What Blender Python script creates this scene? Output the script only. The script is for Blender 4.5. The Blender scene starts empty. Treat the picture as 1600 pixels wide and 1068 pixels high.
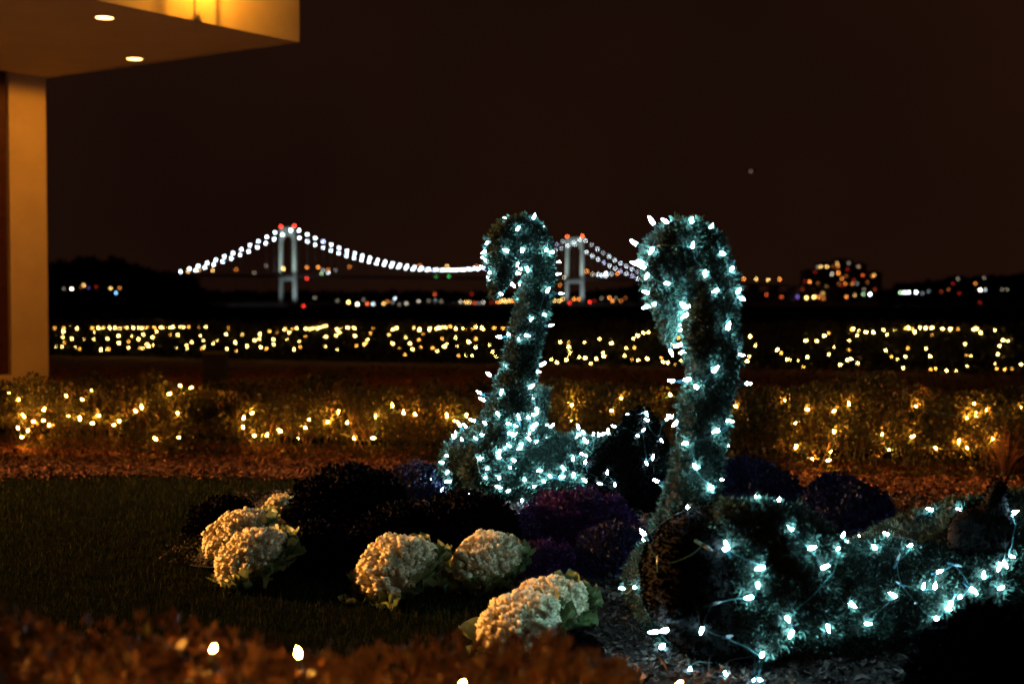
import bpy, math, random
import numpy as np
from mathutils import Vector, Matrix, Quaternion, noise
from mathutils.bvhtree import BVHTree

random.seed(7)
rng = np.random.default_rng(7)
S = bpy.context.scene
COL = S.collection

# ------------------------------------------------------------------ camera
CAM_H, FPX, HOR = 1.0, 2222.2, 464.0
PITCH = math.atan((534 - HOR) / FPX)
cam = bpy.data.cameras.new('camera')
camo = bpy.data.objects.new('camera', cam)
COL.objects.link(camo)
camo.location = (0, 0, CAM_H)
camo.rotation_euler = (math.pi / 2 - PITCH, 0, 0)
cam.lens, cam.sensor_width, cam.sensor_fit = 50, 36, 'HORIZONTAL'
cam.clip_start, cam.clip_end = 0.05, 20000
cam.dof.use_dof = True
cam.dof.focus_distance = 5.0
cam.dof.aperture_fstop = 2.9
S.camera = camo

# ------------------------------------------------------------------ night sky: brown city glow on low cloud
W = bpy.data.worlds.new('World')
S.world = W
W.use_nodes = True
nt = W.node_tree
nt.nodes.clear()
wo = nt.nodes.new('ShaderNodeOutputWorld')
bg = nt.nodes.new('ShaderNodeBackground')
tc = nt.nodes.new('ShaderNodeTexCoord')
nz = nt.nodes.new('ShaderNodeTexNoise')
nz.inputs['Scale'].default_value = 2.3
nz.inputs['Detail'].default_value = 3
rp = nt.nodes.new('ShaderNodeValToRGB')
rp.color_ramp.elements[0].position, rp.color_ramp.elements[0].color = 0.28, (0.0048, 0.0017, 0.0010, 1)
rp.color_ramp.elements[1].position, rp.color_ramp.elements[1].color = 0.70, (0.0112, 0.0038, 0.0019, 1)
nt.links.new(tc.outputs['Generated'], nz.inputs['Vector'])
nt.links.new(nz.outputs['Fac'], rp.inputs['Fac'])
nt.links.new(rp.outputs['Color'], bg.inputs['Color'])
nt.links.new(bg.outputs['Background'], wo.inputs['Surface'])
bg.inputs['Strength'].default_value = 1.5

S.view_settings.view_transform = 'Standard'
S.view_settings.look = 'None'
S.view_settings.exposure = 0
S.view_settings.gamma = 1
S.view_settings.use_curve_mapping = False
S.render.engine = 'CYCLES'
S.cycles.use_adaptive_sampling = False
S.cycles.use_denoising = True
S.cycles.use_light_tree = True
S.cycles.light_sampling_threshold = 0.0
S.cycles.max_bounces = 5
S.cycles.diffuse_bounces = 3
S.cycles.sample_clamp_indirect = 3

# light levels (all real lamps of the place)
LED_WHITE = (0.41, 0.81, 1.0)
LED_WARM = (1.0, 0.37, 0.03)
LED_YELLOW = (1.0, 0.60, 0.16)
L_WHITE, L_WARM, L_FAR = 270.0, 1200.0, 75.0
E_DOWN, E_LANTERN, E_FLOOD = 140.0, 140.0, 17000.0
SODIUM = (1.0, 0.36, 0.02)
DOWN_COL = (1.0, 0.33, 0.02)
FLOOD_COL = (1.0, 0.44, 0.12)

# ------------------------------------------------------------------ helpers
def ray(px, py):
    """unit-depth direction (world y = 1) through a pixel of the 1600 px photograph"""
    c, s = math.cos(PITCH), math.sin(PITCH)
    x, u = (px - 800) / FPX, (534 - py) / FPX
    v = Vector((x, c + u * s, -s + u * c))
    return v / v.y

def P(px, py, d):
    return Vector((0, 0, CAM_H)) + ray(px, py) * d

def gz(x, y):
    """height of the ground"""
    z = 0.14 * math.exp(-((x - 0.2) / 1.7) ** 2 - ((y - 6.2) / 1.25) ** 2)
    z += 0.02 * noise.noise(Vector((x * .5, y * .5, 3.1)))
    if y > 26:
        t = min(1, (y - 26) / 44)
        z += 0.52 * t * t * (3 - 2 * t)
    if y > 72:
        t = min(1, (y - 72) / 40)
        z -= 11 * t * t * (3 - 2 * t)
    return z

def G(px, py):
    """point of the ground seen at a pixel"""
    r = ray(px, py)
    d = (CAM_H - 0) / max(1e-4, -r.z)
    for _ in range(12):
        p = Vector((0, 0, CAM_H)) + r * d
        d = (CAM_H - gz(p.x, p.y)) / max(1e-4, -r.z)
    return Vector((0, 0, CAM_H)) + r * d

def link(o, parent=None):
    COL.objects.link(o)
    if parent is not None:
        o.parent = parent
    return o

def tag(o, label=None, cat=None, group=None, kind=None):
    if label: o['label'] = label
    if cat: o['category'] = cat
    if group: o['group'] = group
    if kind: o['kind'] = kind
    return o

def thing(name, loc, label, cat, group=None):
    o = bpy.data.objects.new(name, None)
    o.empty_display_size = 0.1
    o.location = loc
    link(o)
    return tag(o, label, cat, group)

def mesh_np(name, V, F, mats, midx=None, shade=None, smooth=None):
    """V (n,3), F list of arrays (m,k) of equal k each"""
    V = np.asarray(V, np.float32)
    if not isinstance(F, (list, tuple)): F = [F]
    F = [np.asarray(f, np.int32) for f in F if len(f)]
    me = bpy.data.meshes.new(name)
    me.vertices.add(len(V))
    me.vertices.foreach_set('co', V.ravel())
    loops = np.concatenate([f.ravel() for f in F])
    sizes = np.concatenate([np.full(len(f), f.shape[1], np.int32) for f in F])
    starts = np.concatenate([[0], np.cumsum(sizes)[:-1]]).astype(np.int32)
    me.loops.add(len(loops))
    me.loops.foreach_set('vertex_index', loops)
    me.polygons.add(len(sizes))
    me.polygons.foreach_set('loop_start', starts)
    for m in (mats if isinstance(mats, (list, tuple)) else [mats]):
        me.materials.append(m)
    if midx is not None:
        me.polygons.foreach_set('material_index', np.asarray(midx, np.int32))
    if smooth is not None:
        s = np.full(len(sizes), bool(smooth)) if isinstance(smooth, bool) else np.asarray(smooth, bool)
        me.polygons.foreach_set('use_smooth', s)
    me.update(calc_edges=True)
    if shade is not None:
        a = me.attributes.new('shade', 'FLOAT', 'FACE')
        a.data.foreach_set('value', np.asarray(shade, np.float32))
    me.validate()
    return me

def obj(name, me, parent=None, loc=None):
    o = bpy.data.objects.new(name, me)
    if loc is not None: o.location = loc
    return link(o, parent)

class MB:
    """collects simple shapes and builds ONE mesh"""
    def __init__(s): s.v, s.f, s.m, s.cur = [], [], [], 0
    def add(s, vs, fs):
        b = len(s.v)
        s.v += [tuple(v) for v in vs]
        s.f += [tuple(i + b for i in f) for f in fs]
        s.m += [s.cur] * len(fs)
    def box(s, c, size, M=None, taper=1.0):
        x, y, z = (k / 2 for k in size)
        vs = []
        for sz in (-1, 1):
            t = taper if sz > 0 else 1
            for sx, sy in ((-1, -1), (1, -1), (1, 1), (-1, 1)):
                v = Vector((sx * x * t, sy * y * t, sz * z))
                if M is not None: v = M @ v
                vs.append(v + Vector(c))
        s.add(vs, [(3, 2, 1, 0), (4, 5, 6, 7), (0, 1, 5, 4), (1, 2, 6, 5), (2, 3, 7, 6), (3, 0, 4, 7)])
    def hexa(s, vs):
        s.add(vs, [(3, 2, 1, 0), (4, 5, 6, 7), (0, 1, 5, 4), (1, 2, 6, 5), (2, 3, 7, 6), (3, 0, 4, 7)])
    def tube(s, pts, rad, n=6, cap=True):
        pts = [Vector(p) for p in pts]
        rs = rad if isinstance(rad, (list, tuple)) else [rad] * len(pts)
        up = None
        vs, fs = [], []
        for i, p in enumerate(pts):
            t = (pts[min(i + 1, len(pts) - 1)] - pts[max(i - 1, 0)])
            t = t.normalized() if t.length > 1e-9 else Vector((0, 0, 1))
            if up is None: up = t.orthogonal().normalized()
            up = (up - t * up.dot(t))
            up = up.normalized() if up.length > 1e-6 else t.orthogonal().normalized()
            b = t.cross(up)
            for k in range(n):
                a = 2 * math.pi * k / n
                vs.append(p + (up * math.cos(a) + b * math.sin(a)) * rs[i])
        for i in range(len(pts) - 1):
            for k in range(n):
                fs.append((i * n + k, i * n + (k + 1) % n, (i + 1) * n + (k + 1) % n, (i + 1) * n + k))
        if cap:
            fs.append(tuple(range(n))[::-1])
            fs.append(tuple((len(pts) - 1) * n + k for k in range(n)))
        s.add(vs, fs)
    def lathe(s, prof, n=12, c=(0, 0, 0), axis=None):
        vs, fs = [], []
        q = Vector((0, 0, 1)).rotation_difference(Vector(axis)) if axis is not None else Quaternion()
        for r, z in prof:
            for k in range(n):
                a = 2 * math.pi * k / n
                vs.append(q @ Vector((r * math.cos(a), r * math.sin(a), z)) + Vector(c))
        for i in range(len(prof) - 1):
            for k in range(n):
                fs.append((i * n + k, i * n + (k + 1) % n, (i + 1) * n + (k + 1) % n, (i + 1) * n + k))
        fs.append(tuple(range(n))[::-1])
        fs.append(tuple((len(prof) - 1) * n + k for k in range(n)))
        s.add(vs, fs)
    def mesh(s, name, mats, smooth=False):
        me = bpy.data.meshes.new(name)
        me.from_pydata(s.v, [], s.f)
        for m in (mats if isinstance(mats, (list, tuple)) else [mats]): me.materials.append(m)
        me.polygons.foreach_set('material_index', s.m)
        me.polygons.foreach_set('use_smooth', [smooth] * len(s.f))
        me.update()
        return me
    def build(s, name, mats, parent=None, smooth=False, loc=None):
        return obj(name, s.mesh(name, mats, smooth), parent, loc)

# ------------------------------------------------------------------ materials
def newmat(name):
    m = bpy.data.materials.new(name)
    m.use_nodes = True
    m.node_tree.nodes.clear()
    out = m.node_tree.nodes.new('ShaderNodeOutputMaterial')
    return m, m.node_tree, out

def pmat(name, c1, c2=None, scale=8, rough=0.8, bump=0.0, bscale=60, metal=0.0, detail=4, spec=0.3):
    m, t, out = newmat(name)
    b = t.nodes.new('ShaderNodeBsdfPrincipled')
    b.inputs['Roughness'].default_value = rough
    b.inputs['Metallic'].default_value = metal
    b.inputs['Specular IOR Level'].default_value = spec
    if c2 is None: c2 = tuple(k * .75 for k in c1)
    co = t.nodes.new('ShaderNodeTexCoord')
    n = t.nodes.new('ShaderNodeTexNoise')
    n.inputs['Scale'].default_value = scale
    n.inputs['Detail'].default_value = detail
    r = t.nodes.new('ShaderNodeValToRGB')
    r.color_ramp.elements[0].position, r.color_ramp.elements[1].position = .35, .65
    r.color_ramp.elements[0].color = (*c1, 1)
    r.color_ramp.elements[1].color = (*c2, 1)
    t.links.new(co.outputs['Object'], n.inputs['Vector'])
    t.links.new(n.outputs['Fac'], r.inputs['Fac'])
    t.links.new(r.outputs['Color'], b.inputs['Base Color'])
    if bump:
        n2 = t.nodes.new('ShaderNodeTexNoise')
        n2.inputs['Scale'].default_value = bscale
        n2.inputs['Detail'].default_value = 5
        bp = t.nodes.new('ShaderNodeBump')
        bp.inputs['Strength'].default_value = bump
        bp.inputs['Distance'].default_value = 0.02
        t.links.new(co.outputs['Object'], n2.inputs['Vector'])
        t.links.new(n2.outputs['Fac'], bp.inputs['Height'])
        t.links.new(bp.outputs['Normal'], b.inputs['Normal'])
    t.links.new(b.outputs['BSDF'], out.inputs['Surface'])
    return m

def leafmat(name, stops, rough=.6, trans=.25, spec=.25):
    """leaf colour picked per leaf from the face attribute 'shade'"""
    m, t, out = newmat(name)
    at = t.nodes.new('ShaderNodeAttribute'); at.attribute_name = 'shade'
    r = t.nodes.new('ShaderNodeValToRGB')
    el = r.color_ramp.elements
    while len(el) < len(stops): el.new(.5)
    for e, (p, c) in zip(el, stops):
        e.position, e.color = p, (*c, 1)
    b = t.nodes.new('ShaderNodeBsdfPrincipled')
    b.inputs['Roughness'].default_value = rough
    b.inputs['Specular IOR Level'].default_value = spec
    tr = t.nodes.new('ShaderNodeBsdfTranslucent')
    mx = t.nodes.new('ShaderNodeMixShader'); mx.inputs[0].default_value = trans
    t.links.new(at.outputs['Fac'], r.inputs['Fac'])
    t.links.new(r.outputs['Color'], b.inputs['Base Color'])
    t.links.new(r.outputs['Color'], tr.inputs['Color'])
    t.links.new(b.outputs['BSDF'], mx.inputs[1])
    t.links.new(tr.outputs['BSDF'], mx.inputs[2])
    t.links.new(mx.outputs['Shader'], out.inputs['Surface'])
    return m

def glow(name, col, strength, sample=True):
    m, t, out = newmat(name)
    e = t.nodes.new('ShaderNodeEmission')
    e.inputs['Color'].default_value = (*col, 1)
    e.inputs['Strength'].default_value = strength
    t.links.new(e.outputs['Emission'], out.inputs['Surface'])
    if not sample: m.cycles.emission_sampling = 'NONE'
    return m

M = {}
M['stucco'] = pmat('stucco', (.62, .52, .40), (.56, .46, .34), 3, .85, .35, 90)
M['soffit'] = pmat('soffit_plaster', (.78, .66, .50), (.72, .60, .44), 2, .85, .15, 60)
M['mahogany'] = pmat('dark_stained_wood', (.07, .022, .014), (.045, .014, .010), 12, .35, .1, 40, spec=.5)
M['dark_glass'] = pmat('dark_window_glass', (.012, .010, .010), None, 2, .08, spec=.6)
M['iron'] = pmat('black_iron', (.02, .018, .016), None, 10, .45, .1, 80, metal=.6)
M['paving'] = pmat('pale_paving', (.52, .46, .38), (.44, .39, .32), 2, .8, .2, 50)
M['white_trim'] = pmat('white_trim', (.7, .68, .62), None, 5, .5)
M['downlens'] = glow('downlight_lens', (1, .56, .14), 11)
M['lantern_glass'] = glow('lantern_glass', (1, .55, .12), 14)
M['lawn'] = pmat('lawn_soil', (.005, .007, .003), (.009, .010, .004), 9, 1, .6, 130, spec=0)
M['mulch'] = pmat('bark_mulch', (.13, .045, .022), (.070, .026, .014), 30, .95, .8, 140)
M['soil'] = pmat('bed_soil', (.026, .019, .015), (.010, .008, .006), 40, .95, .8, 160)
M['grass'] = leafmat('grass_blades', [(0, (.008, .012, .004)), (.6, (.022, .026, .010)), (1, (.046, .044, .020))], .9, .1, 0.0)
M['chips'] = leafmat('bark_chips', [(0, (.025, .009, .005)), (.6, (.10, .034, .016)), (1, (.22, .09, .045))], .9, 0, .05)
M['litter'] = leafmat('leaf_litter', [(0, (.012, .009, .007)), (.6, (.060, .043, .032)), (1, (.20, .15, .12))], .9, 0, .05)
M['moss'] = leafmat('topiary_moss', [(0, (.004, .010, .007)), (.5, (.018, .046, .032)), (1, (.080, .150, .110))], .7, .2, .25)
M['moss_shade'] = leafmat('painted_shade_moss', [(0, (.0015, .0015, .001)), (.8, (.005, .005, .004)), (1, (.012, .012, .010))], 1.0, .03, 0.0)  # near-black colour stands in for moss that no bulb lights
M['moss_back'] = pmat('moss_backing', (.018, .030, .020), (.010, .016, .011), 40, .95)
M['moss_back_shade'] = pmat('painted_shade_backing', (.004, .0035, .003), None, 40, .95)  # backing darkened too, so the unlit look is in its colour
M['wire'] = pmat('green_cord', (.045, .13, .12), None, 20, .4)
M['socket'] = pmat('bulb_socket', (.03, .12, .16), (.02, .09, .12), 50, .35)
M['bulb_white'] = glow('white_bulb', LED_WHITE, L_WHITE)
M['bulb_dim'] = pmat('unlit_bulb', (.55, .58, .55), None, 50, .15, spec=.6)
M['bulb_warm'] = glow('warm_bulb', LED_WARM, L_WARM)
M['bulb_far_dim'] = glow('amber_far_bulb', (1, .42, .06), 22)
M['bulb_fore'] = glow('amber_bulb', (1, .42, .05), 1700)
M['bulb_far'] = glow('yellow_bulb', LED_YELLOW, L_FAR)
M['hedge'] = leafmat('boxwood_leaf', [(0, (.010, .013, .004)), (.5, (.032, .034, .009)), (.8, (.080, .068, .018)), (1, (.19, .065, .022))], .5, .35)
M['hedge_red'] = leafmat('barberry_leaf', [(0, (.016, .007, .003)), (.5, (.055, .020, .007)), (.8, (.10, .042, .013)), (1, (.10, .090, .022))], .5, .4)
M['hedge_far'] = leafmat('far_hedge_leaf', [(0, (.016, .018, .008)), (1, (.05, .045, .018))], .6, .2)
M['twig'] = pmat('twig_bark', (.09, .045, .025), (.05, .028, .018), 30, .9)
M['kale_cream'] = leafmat('kale_cream_leaf', [(0, (.68, .50, .24)), (.6, (.82, .70, .42)), (1, (.88, .80, .54))], .55, .12)
M['kale_heart'] = pmat('kale_heart', (.50, .44, .24), (.36, .34, .16), 40, .7, .6, 150)
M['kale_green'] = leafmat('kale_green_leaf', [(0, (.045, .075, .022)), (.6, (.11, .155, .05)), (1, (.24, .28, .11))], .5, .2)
M['purple'] = leafmat('purple_leaf', [(0, (.008, .002, .013)), (.6, (.046, .008, .064)), (1, (.11, .022, .14))], .6, .15)
M['purple_blue'] = leafmat('violet_leaf', [(0, (.003, .003, .010)), (.6, (.012, .010, .042)), (1, (.034, .028, .095))], .6, .15)
M['plum'] = leafmat('plum_black_leaf', [(0, (.0012, .0010, .002)), (.7, (.004, .002, .005)), (1, (.010, .005, .010))], .8, .05, .04)
M['dry_leaf'] = pmat('dry_leaf', (.30, .16, .11), (.20, .10, .07), 60, .8, .3, 200)
M['reed'] = leafmat('dry_grass_blade', [(0, (.12, .05, .022)), (1, (.24, .11, .045))], .7, .2)
M['dark_box'] = pmat('dark_painted_metal', (.010, .010, .010), None, 10, .6)
M['water'] = pmat('bay_water', (.004, .005, .006), None, .02, .55, .8, .4, spec=.15)
M['land'] = pmat('far_land', (.012, .011, .009), None, .01, .95)
M['wood'] = leafmat('far_tree_leaf', [(0, (.010, .010, .007)), (1, (.02, .018, .012))], .9, .1)
M['steel'] = pmat('bridge_steel', (.42, .44, .43), (.36, .38, .37), .05, .6)
M['deck'] = pmat('bridge_deck', (.10, .10, .10), None, .05, .8)
M['block'] = pmat('apartment_wall', (.06, .05, .045), None, .1, .8)
M['pole'] = pmat('lamp_pole', (.05, .05, .05), None, 1, .6)

# ------------------------------------------------------------------ the ground, the bay, the far shore
def grid_mesh(name, xs, ys, fz, mat):
    V = np.array([(x, y, fz(x, y)) for y in ys for x in xs])
    nx = len(xs)
    F = [(j * nx + i, j * nx + i + 1, (j + 1) * nx + i + 1, (j + 1) * nx + i)
         for j in range(len(ys) - 1) for i in range(nx - 1)]
    return mesh_np(name, V, np.array(F), mat, smooth=True)

xs = np.concatenate([np.arange(-90, -8, 4), np.arange(-8, 8, .25), np.arange(8, 91, 4)])
ys = np.concatenate([np.arange(-6, 2, 1), np.arange(2, 12, .25), np.arange(12, 30, 1), np.arange(30, 116, 2.5)])
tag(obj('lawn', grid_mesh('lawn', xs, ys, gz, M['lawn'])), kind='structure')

def hedge_y(x):      # centre line of the low hedge behind the bed
    return 9.65 - .26 * (x + 3.5)
def far_y(x):        # centre line of the far hedge
    return 24.9 - .41 * (x + 7.9)

def strip(name, xs, near, far, lift, mat, n=14):
    V, F = [], []
    for x in xs:
        a, b = near(x), far(x)
        for k in range(n):
            y = a + (b - a) * k / (n - 1)
            V.append((x, y, gz(x, y) + lift))
    for i in range(len(xs) - 1):
        for k in range(n - 1):
            F.append((i * n + k, (i + 1) * n + k, (i + 1) * n + k + 1, i * n + k + 1))
    return tag(obj(name, mesh_np(name, V, np.array(F), mat, smooth=True)), kind='structure')

def bed_near(x):     # front edge of the flower bed
    return 4.55 - .55 * math.tanh((x - .1) * 1.6) - .1 * math.sin(x * 5) if x > -1.35 else 4.9
mulch_near = lambda x: 7.55 + .12 * math.sin(x * 2.3) - .10 * x - (0.9 if x > 1 else 0.9 * max(0, min(1, (x + .6) / 1.6)))
strip('mulch_strip', np.arange(-7, 8.01, .2), mulch_near, lambda x: hedge_y(x) + .55, .008, M['mulch'])
strip('mulch_ground', np.arange(-12, 16.1, .5), lambda x: hedge_y(x) + 1.0, lambda x: far_y(x) - .7, .006, M['mulch'], 24)
strip('flower_bed', np.arange(-1.15, 3.3, .1), lambda x: bed_near(x) - 1.7 * max(0, min(1, (x - .05) / .5)) + max(0, (-1.2 - x)) * 1.6,
      lambda x: 7.0 + .3 * math.sin(x * 2) - max(0, (-1.0 - x)) * .9, .012, M['soil'], 40)

bay = mesh_np('bay', [(-9000, 95, -9), (9000, 95, -9), (9000, 12000, -9), (-9000, 12000, -9)], np.array([[0, 1, 2, 3]]), M['water'])
tag(obj('bay', bay), kind='structure')

def shore_near(px):
    d = 2500
    if px < 330: d = 330
    elif px < 360: d = 330 + (px - 330) / 30 * 2100
    if 440 < px < 700: d = 1150
    if px > 1380: d = 1350
    return d
V, F = [], []
cols = list(range(-1200, 2801, 20))
for px in cols:
    dn = shore_near(px) * (1 + .04 * noise.noise(Vector((px * .02, 0, 0))))
    for d, z in ((dn, -9.6), (dn * 1.01, -8.3), (max(dn * 2, 4500), -8.2), (11000, -8.0)):
        r = ray(px, HOR)
        V.append((r.x * d, d, z))
for i in range(len(cols) - 1):
    for k in range(3):
        F.append((i * 4 + k, (i + 1) * 4 + k, (i + 1) * 4 + k + 1, i * 4 + k + 1))
tag(obj('far_shore', mesh_np('far_shore', V, np.array(F), M['land'])), kind='structure')

# ------------------------------------------------------------------ leaves and other scattered faces
def unit(a): return a / np.maximum(np.linalg.norm(a, axis=1, keepdims=True), 1e-9)

def leaf_arrays(pos, dirs, length, width, fold=.35, r=rng):
    """folded leaf of four corners (two triangles) at each position"""
    n = len(pos)
    length = np.broadcast_to(length, n)[:, None]
    width = np.broadcast_to(width, n)[:, None]
    d = unit(dirs)
    s = unit(np.cross(d, unit(r.normal(size=(n, 3)))))
    up = np.cross(s, d)
    mid = pos + d * length * .45
    a = pos
    b = mid + s * width * .5 + up * width * fold * .5
    c = pos + d * length
    e = mid - s * width * .5 + up * width * fold * .5
    V = np.stack([a, b, c, e], 1).reshape(-1, 3)
    k = np.arange(n)[:, None] * 4
    F = np.concatenate([k + np.array([[0, 1, 2]]), k + np.array([[0, 2, 3]])], 1).reshape(-1, 3)
    return V, F

def leaves_obj(name, pos, dirs, length, width, mat, shade, parent=None, stuff=True, loc=None, fold=.35):
    V, F = leaf_arrays(pos, dirs, length, width, fold)
    if loc is not None: V = V - np.array(loc)
    o = obj(name, mesh_np(name, V, F, mat, shade=np.repeat(shade, 2)), parent, None)
    if stuff: o['kind'] = 'stuff'
    return o

def fibres(V, F, dens, ln, wd, lean=.9, keep=None):
    """thin triangles standing on a triangle mesh"""
    T = V[F]
    nr = np.cross(T[:, 1] - T[:, 0], T[:, 2] - T[:, 0])
    ar = np.linalg.norm(nr, axis=1) / 2
    n = int(ar.sum() * dens)
    pick = rng.choice(len(F), n, p=ar / ar.sum())
    u, v = rng.random(n), rng.random(n)
    fl = u + v > 1
    u[fl], v[fl] = 1 - u[fl], 1 - v[fl]
    p = T[pick, 0] + (T[pick, 1] - T[pick, 0]) * u[:, None] + (T[pick, 2] - T[pick, 0]) * v[:, None]
    nn = unit(nr[pick])
    d = unit(nn + rng.normal(size=(n, 3)) * lean)
    d = np.where((np.sum(d * nn, 1) < .08)[:, None], unit(d + nn * .5), d)
    cl = np.array([noise.noise(Vector(q) * 22) + .7 * noise.noise(Vector(q) * 55) for q in p])
    L = ln * (.45 + rng.random(n) ** 1.6 * 1.1) * (1 + .35 * np.clip(cl, -1, 1))
    p0 = p + nn * (.010 * np.clip(cl, -.15, 1))[:, None]
    Vf, Ff = leaf_arrays(p0, d, L, wd * (.6 + .8 * rng.random(n)), .3)
    sh = np.repeat(np.clip(.42 + .40 * cl + rng.normal(size=n) * .26, 0, 1), 2)
    return Vf, Ff, sh

# ------------------------------------------------------------------ mini bulbs and their strings
def bulb_mesh(name, mat):
    mb = MB()
    mb.lathe([(.0032, 0), (.0045, .006), (.0044, .014), (.0030, .022), (.0006, .029)], 7)
    return mb.mesh(name, mat, True)
BULB = {'white': bulb_mesh('white_bulb', M['bulb_white']), 'warm': bulb_mesh('warm_bulb', M['bulb_warm']),
        'dim': bulb_mesh('unlit_bulb', M['bulb_dim']), 'far_dim': bulb_mesh('amber_far_bulb', M['bulb_far_dim']), 'far': bulb_mesh('yellow_bulb', M['bulb_far']), 'fore': bulb_mesh('amber_bulb', M['bulb_fore'])}
mb = MB(); mb.lathe([(.0028, -.024), (.0042, -.022), (.0042, -.003), (.0050, -.002), (.0050, .003), (.0030, .004)], 7)
SOCKET = mb.mesh('socket', M['socket'], True)

def add_bulb(string, pos, d, kind='white', scale=1.0, socket=True):
    q = Vector((0, 0, 1)).rotation_difference(Vector(d).normalized())
    b = bpy.data.objects.new('bulb', BULB[kind])
    b.parent = string
    b.location = Vector(pos) - string.location - (q @ Vector((0, 0, .012 * scale)))
    b.rotation_mode = 'QUATERNION'
    b.rotation_quaternion = q
    b.scale = (scale,) * 3
    COL.objects.link(b)
    if socket:
        s = bpy.data.objects.new('socket', SOCKET)
        s.parent = b
        COL.objects.link(s)
    return b.location + string.location

def chain(pts):
    left = list(range(1, len(pts)))
    order = [0]
    while left:
        k = min(left, key=lambda j: (pts[j] - pts[order[-1]]).length_squared)
        left.remove(k); order.append(k)
    return order

def wire_along(string, pts, bvh=None, lift=.009, rad=.0018, sag=.0, maxlen=9):
    order = chain(pts)
    runs = [MB()]
    for a, b in zip(order[:-1], order[1:]):
        p, q = pts[a], pts[b]
        L = (q - p).length
        if L > maxlen:
            runs.append(MB()); continue
        n = max(3, min(9, int(L / .03) + 2))
        line = []
        side = Vector((random.uniform(-1, 1), random.uniform(-1, 1), random.uniform(-1, .4))) * L * .13
        for i in range(n + 1):
            t = i / n
            w = p.lerp(q, t) + side * math.sin(math.pi * t) - Vector((0, 0, sag * L * math.sin(math.pi * t)))
            if bvh is not None and 0 < i < n:
                h, nn, _, _ = bvh.find_nearest(w)
                if h is not None and (h - w).length < .09: w = h + nn * lift
            line.append(w - string.location)
        runs[-1].tube(line, rad, 4, False)
    for mb in runs:
        if mb.v: mb.build('cord', M['wire'], string)

# ------------------------------------------------------------------ the two topiary swans
def sweep(path, n=22, lump=.012, cap=True, seed=0.0):
    """path: (centre, radius up, radius sideways); returns triangles; smoothed with Catmull-Rom"""
    pts = [Vector(p[0]) for p in path]
    ra = [p[1] for p in path]; rb = [p[2] for p in path]
    def cr(a, b, c, d, t):
        return .5 * ((2 * b) + (c - a) * t + (2 * a - 5 * b + 4 * c - d) * t * t + (3 * b - a - 3 * c + d) * t ** 3)
    P2, A2, B2 = [], [], []
    for i in range(len(pts) - 1):
        g = lambda l, k: l[max(0, min(len(l) - 1, k))]
        for s in range(5):
            t = s / 5
            P2.append(cr(g(pts, i - 1), pts[i], pts[i + 1], g(pts, i + 2), t))
            A2.append(max(.004, cr(g(ra, i - 1), ra[i], ra[i + 1], g(ra, i + 2), t)))
            B2.append(max(.004, cr(g(rb, i - 1), rb[i], rb[i + 1], g(rb, i + 2), t)))
    P2.append(pts[-1]); A2.append(ra[-1]); B2.append(rb[-1])
    V, F = [], []
    side = Vector((0, 1, 0))
    for i, p in enumerate(P2):
        t = (P2[min(i + 1, len(P2) - 1)] - P2[max(i - 1, 0)]).normalized()
        sd = (side - t * side.dot(t)).normalized()
        up = sd.cross(t)
        for k in range(n):
            a = 2 * math.pi * k / n
            o = up * math.cos(a) * A2[i] + sd * math.sin(a) * B2[i]
            w = p + o
            l = noise.noise(w * 9 + Vector((seed, 0, 0))) * lump + noise.noise(w * 30) * lump * .35
            V.append(w + o.normalized() * l)
    m = len(P2)
    for i in range(m - 1):
        for k in range(n):
            a, b, c, d = i * n + k, i * n + (k + 1) % n, (i + 1) * n + (k + 1) % n, (i + 1) * n + k
            F += [(a, b, c), (a, c, d)]
    for base, i, fl in ((0, 0, 1), ((m - 1) * n, m - 1, 0)):
        V.append(P2[i]); c = len(V) - 1
        for k in range(n):
            f = (base + k, base + (k + 1) % n, c)
            F.append(f[::-1] if fl else f)
    V = np.array([tuple(v) for v in V]); F = np.array(F)
    # make the faces point outwards
    cen = np.array([tuple(p) for p in P2]).mean(0)
    T = V[F]; nr = np.cross(T[:, 1] - T[:, 0], T[:, 2] - T[:, 0])
    vol = np.sum(T[:, 0] * nr) / 6
    if vol < 0: F = F[:, ::-1]
    return V, F

def fin(outline, depth_fn, thick, lump=.008, n=16):
    """cushion-shaped flap: outline in (px,py), its depth given by depth_fn(px), fat in the middle"""
    cx = sum(p[0] for p in outline) / len(outline); cy = sum(p[1] for p in outline) / len(outline)
    m = len(outline)
    V, F = [], []
    R = (1.0, .93, .75, .5, .25)
    for sgn in (-1, 1):
        for r in R:
            for (x, y) in outline:
                px, py = cx + (x - cx) * r, cy + (y - cy) * r
                b = math.sqrt(max(0, 1 - r * r))
                d = depth_fn(px, py) + sgn * (thick * b + .002)
                w = P(px, py, d)
                V.append(w + Vector((0, sgn, 0)) * noise.noise(w * 10) * lump)
        V.append(P(cx, cy, depth_fn(cx, cy) + sgn * thick))
    blk = len(R) * m + 1
    for s in (0, 1):
        o = s * blk
        for j in range(len(R) - 1):
            for k in range(m):
                a, b, c, d = o + j * m + k, o + j * m + (k + 1) % m, o + (j + 1) * m + (k + 1) % m, o + (j + 1) * m + k
                F += [(a, b, c), (a, c, d)] if s else [(a, c, b), (a, d, c)]
        for k in range(m):
            f = (o + (len(R) - 1) * m + k, o + (len(R) - 1) * m + (k + 1) % m, o + blk - 1)
            F.append(f if s else f[::-1])
    for k in range(m):
        a, b = k, (k + 1) % m
        F += [(a, b, blk + b), (a, blk + b, blk + a)]
    V = np.array([tuple(v) for v in V]); F = np.array(F)
    T = V[F]; nr = np.cross(T[:, 1] - T[:, 0], T[:, 2] - T[:, 0])
    if np.sum(T[:, 0] * nr) < 0: F = F[:, ::-1]
    return V, F

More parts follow.
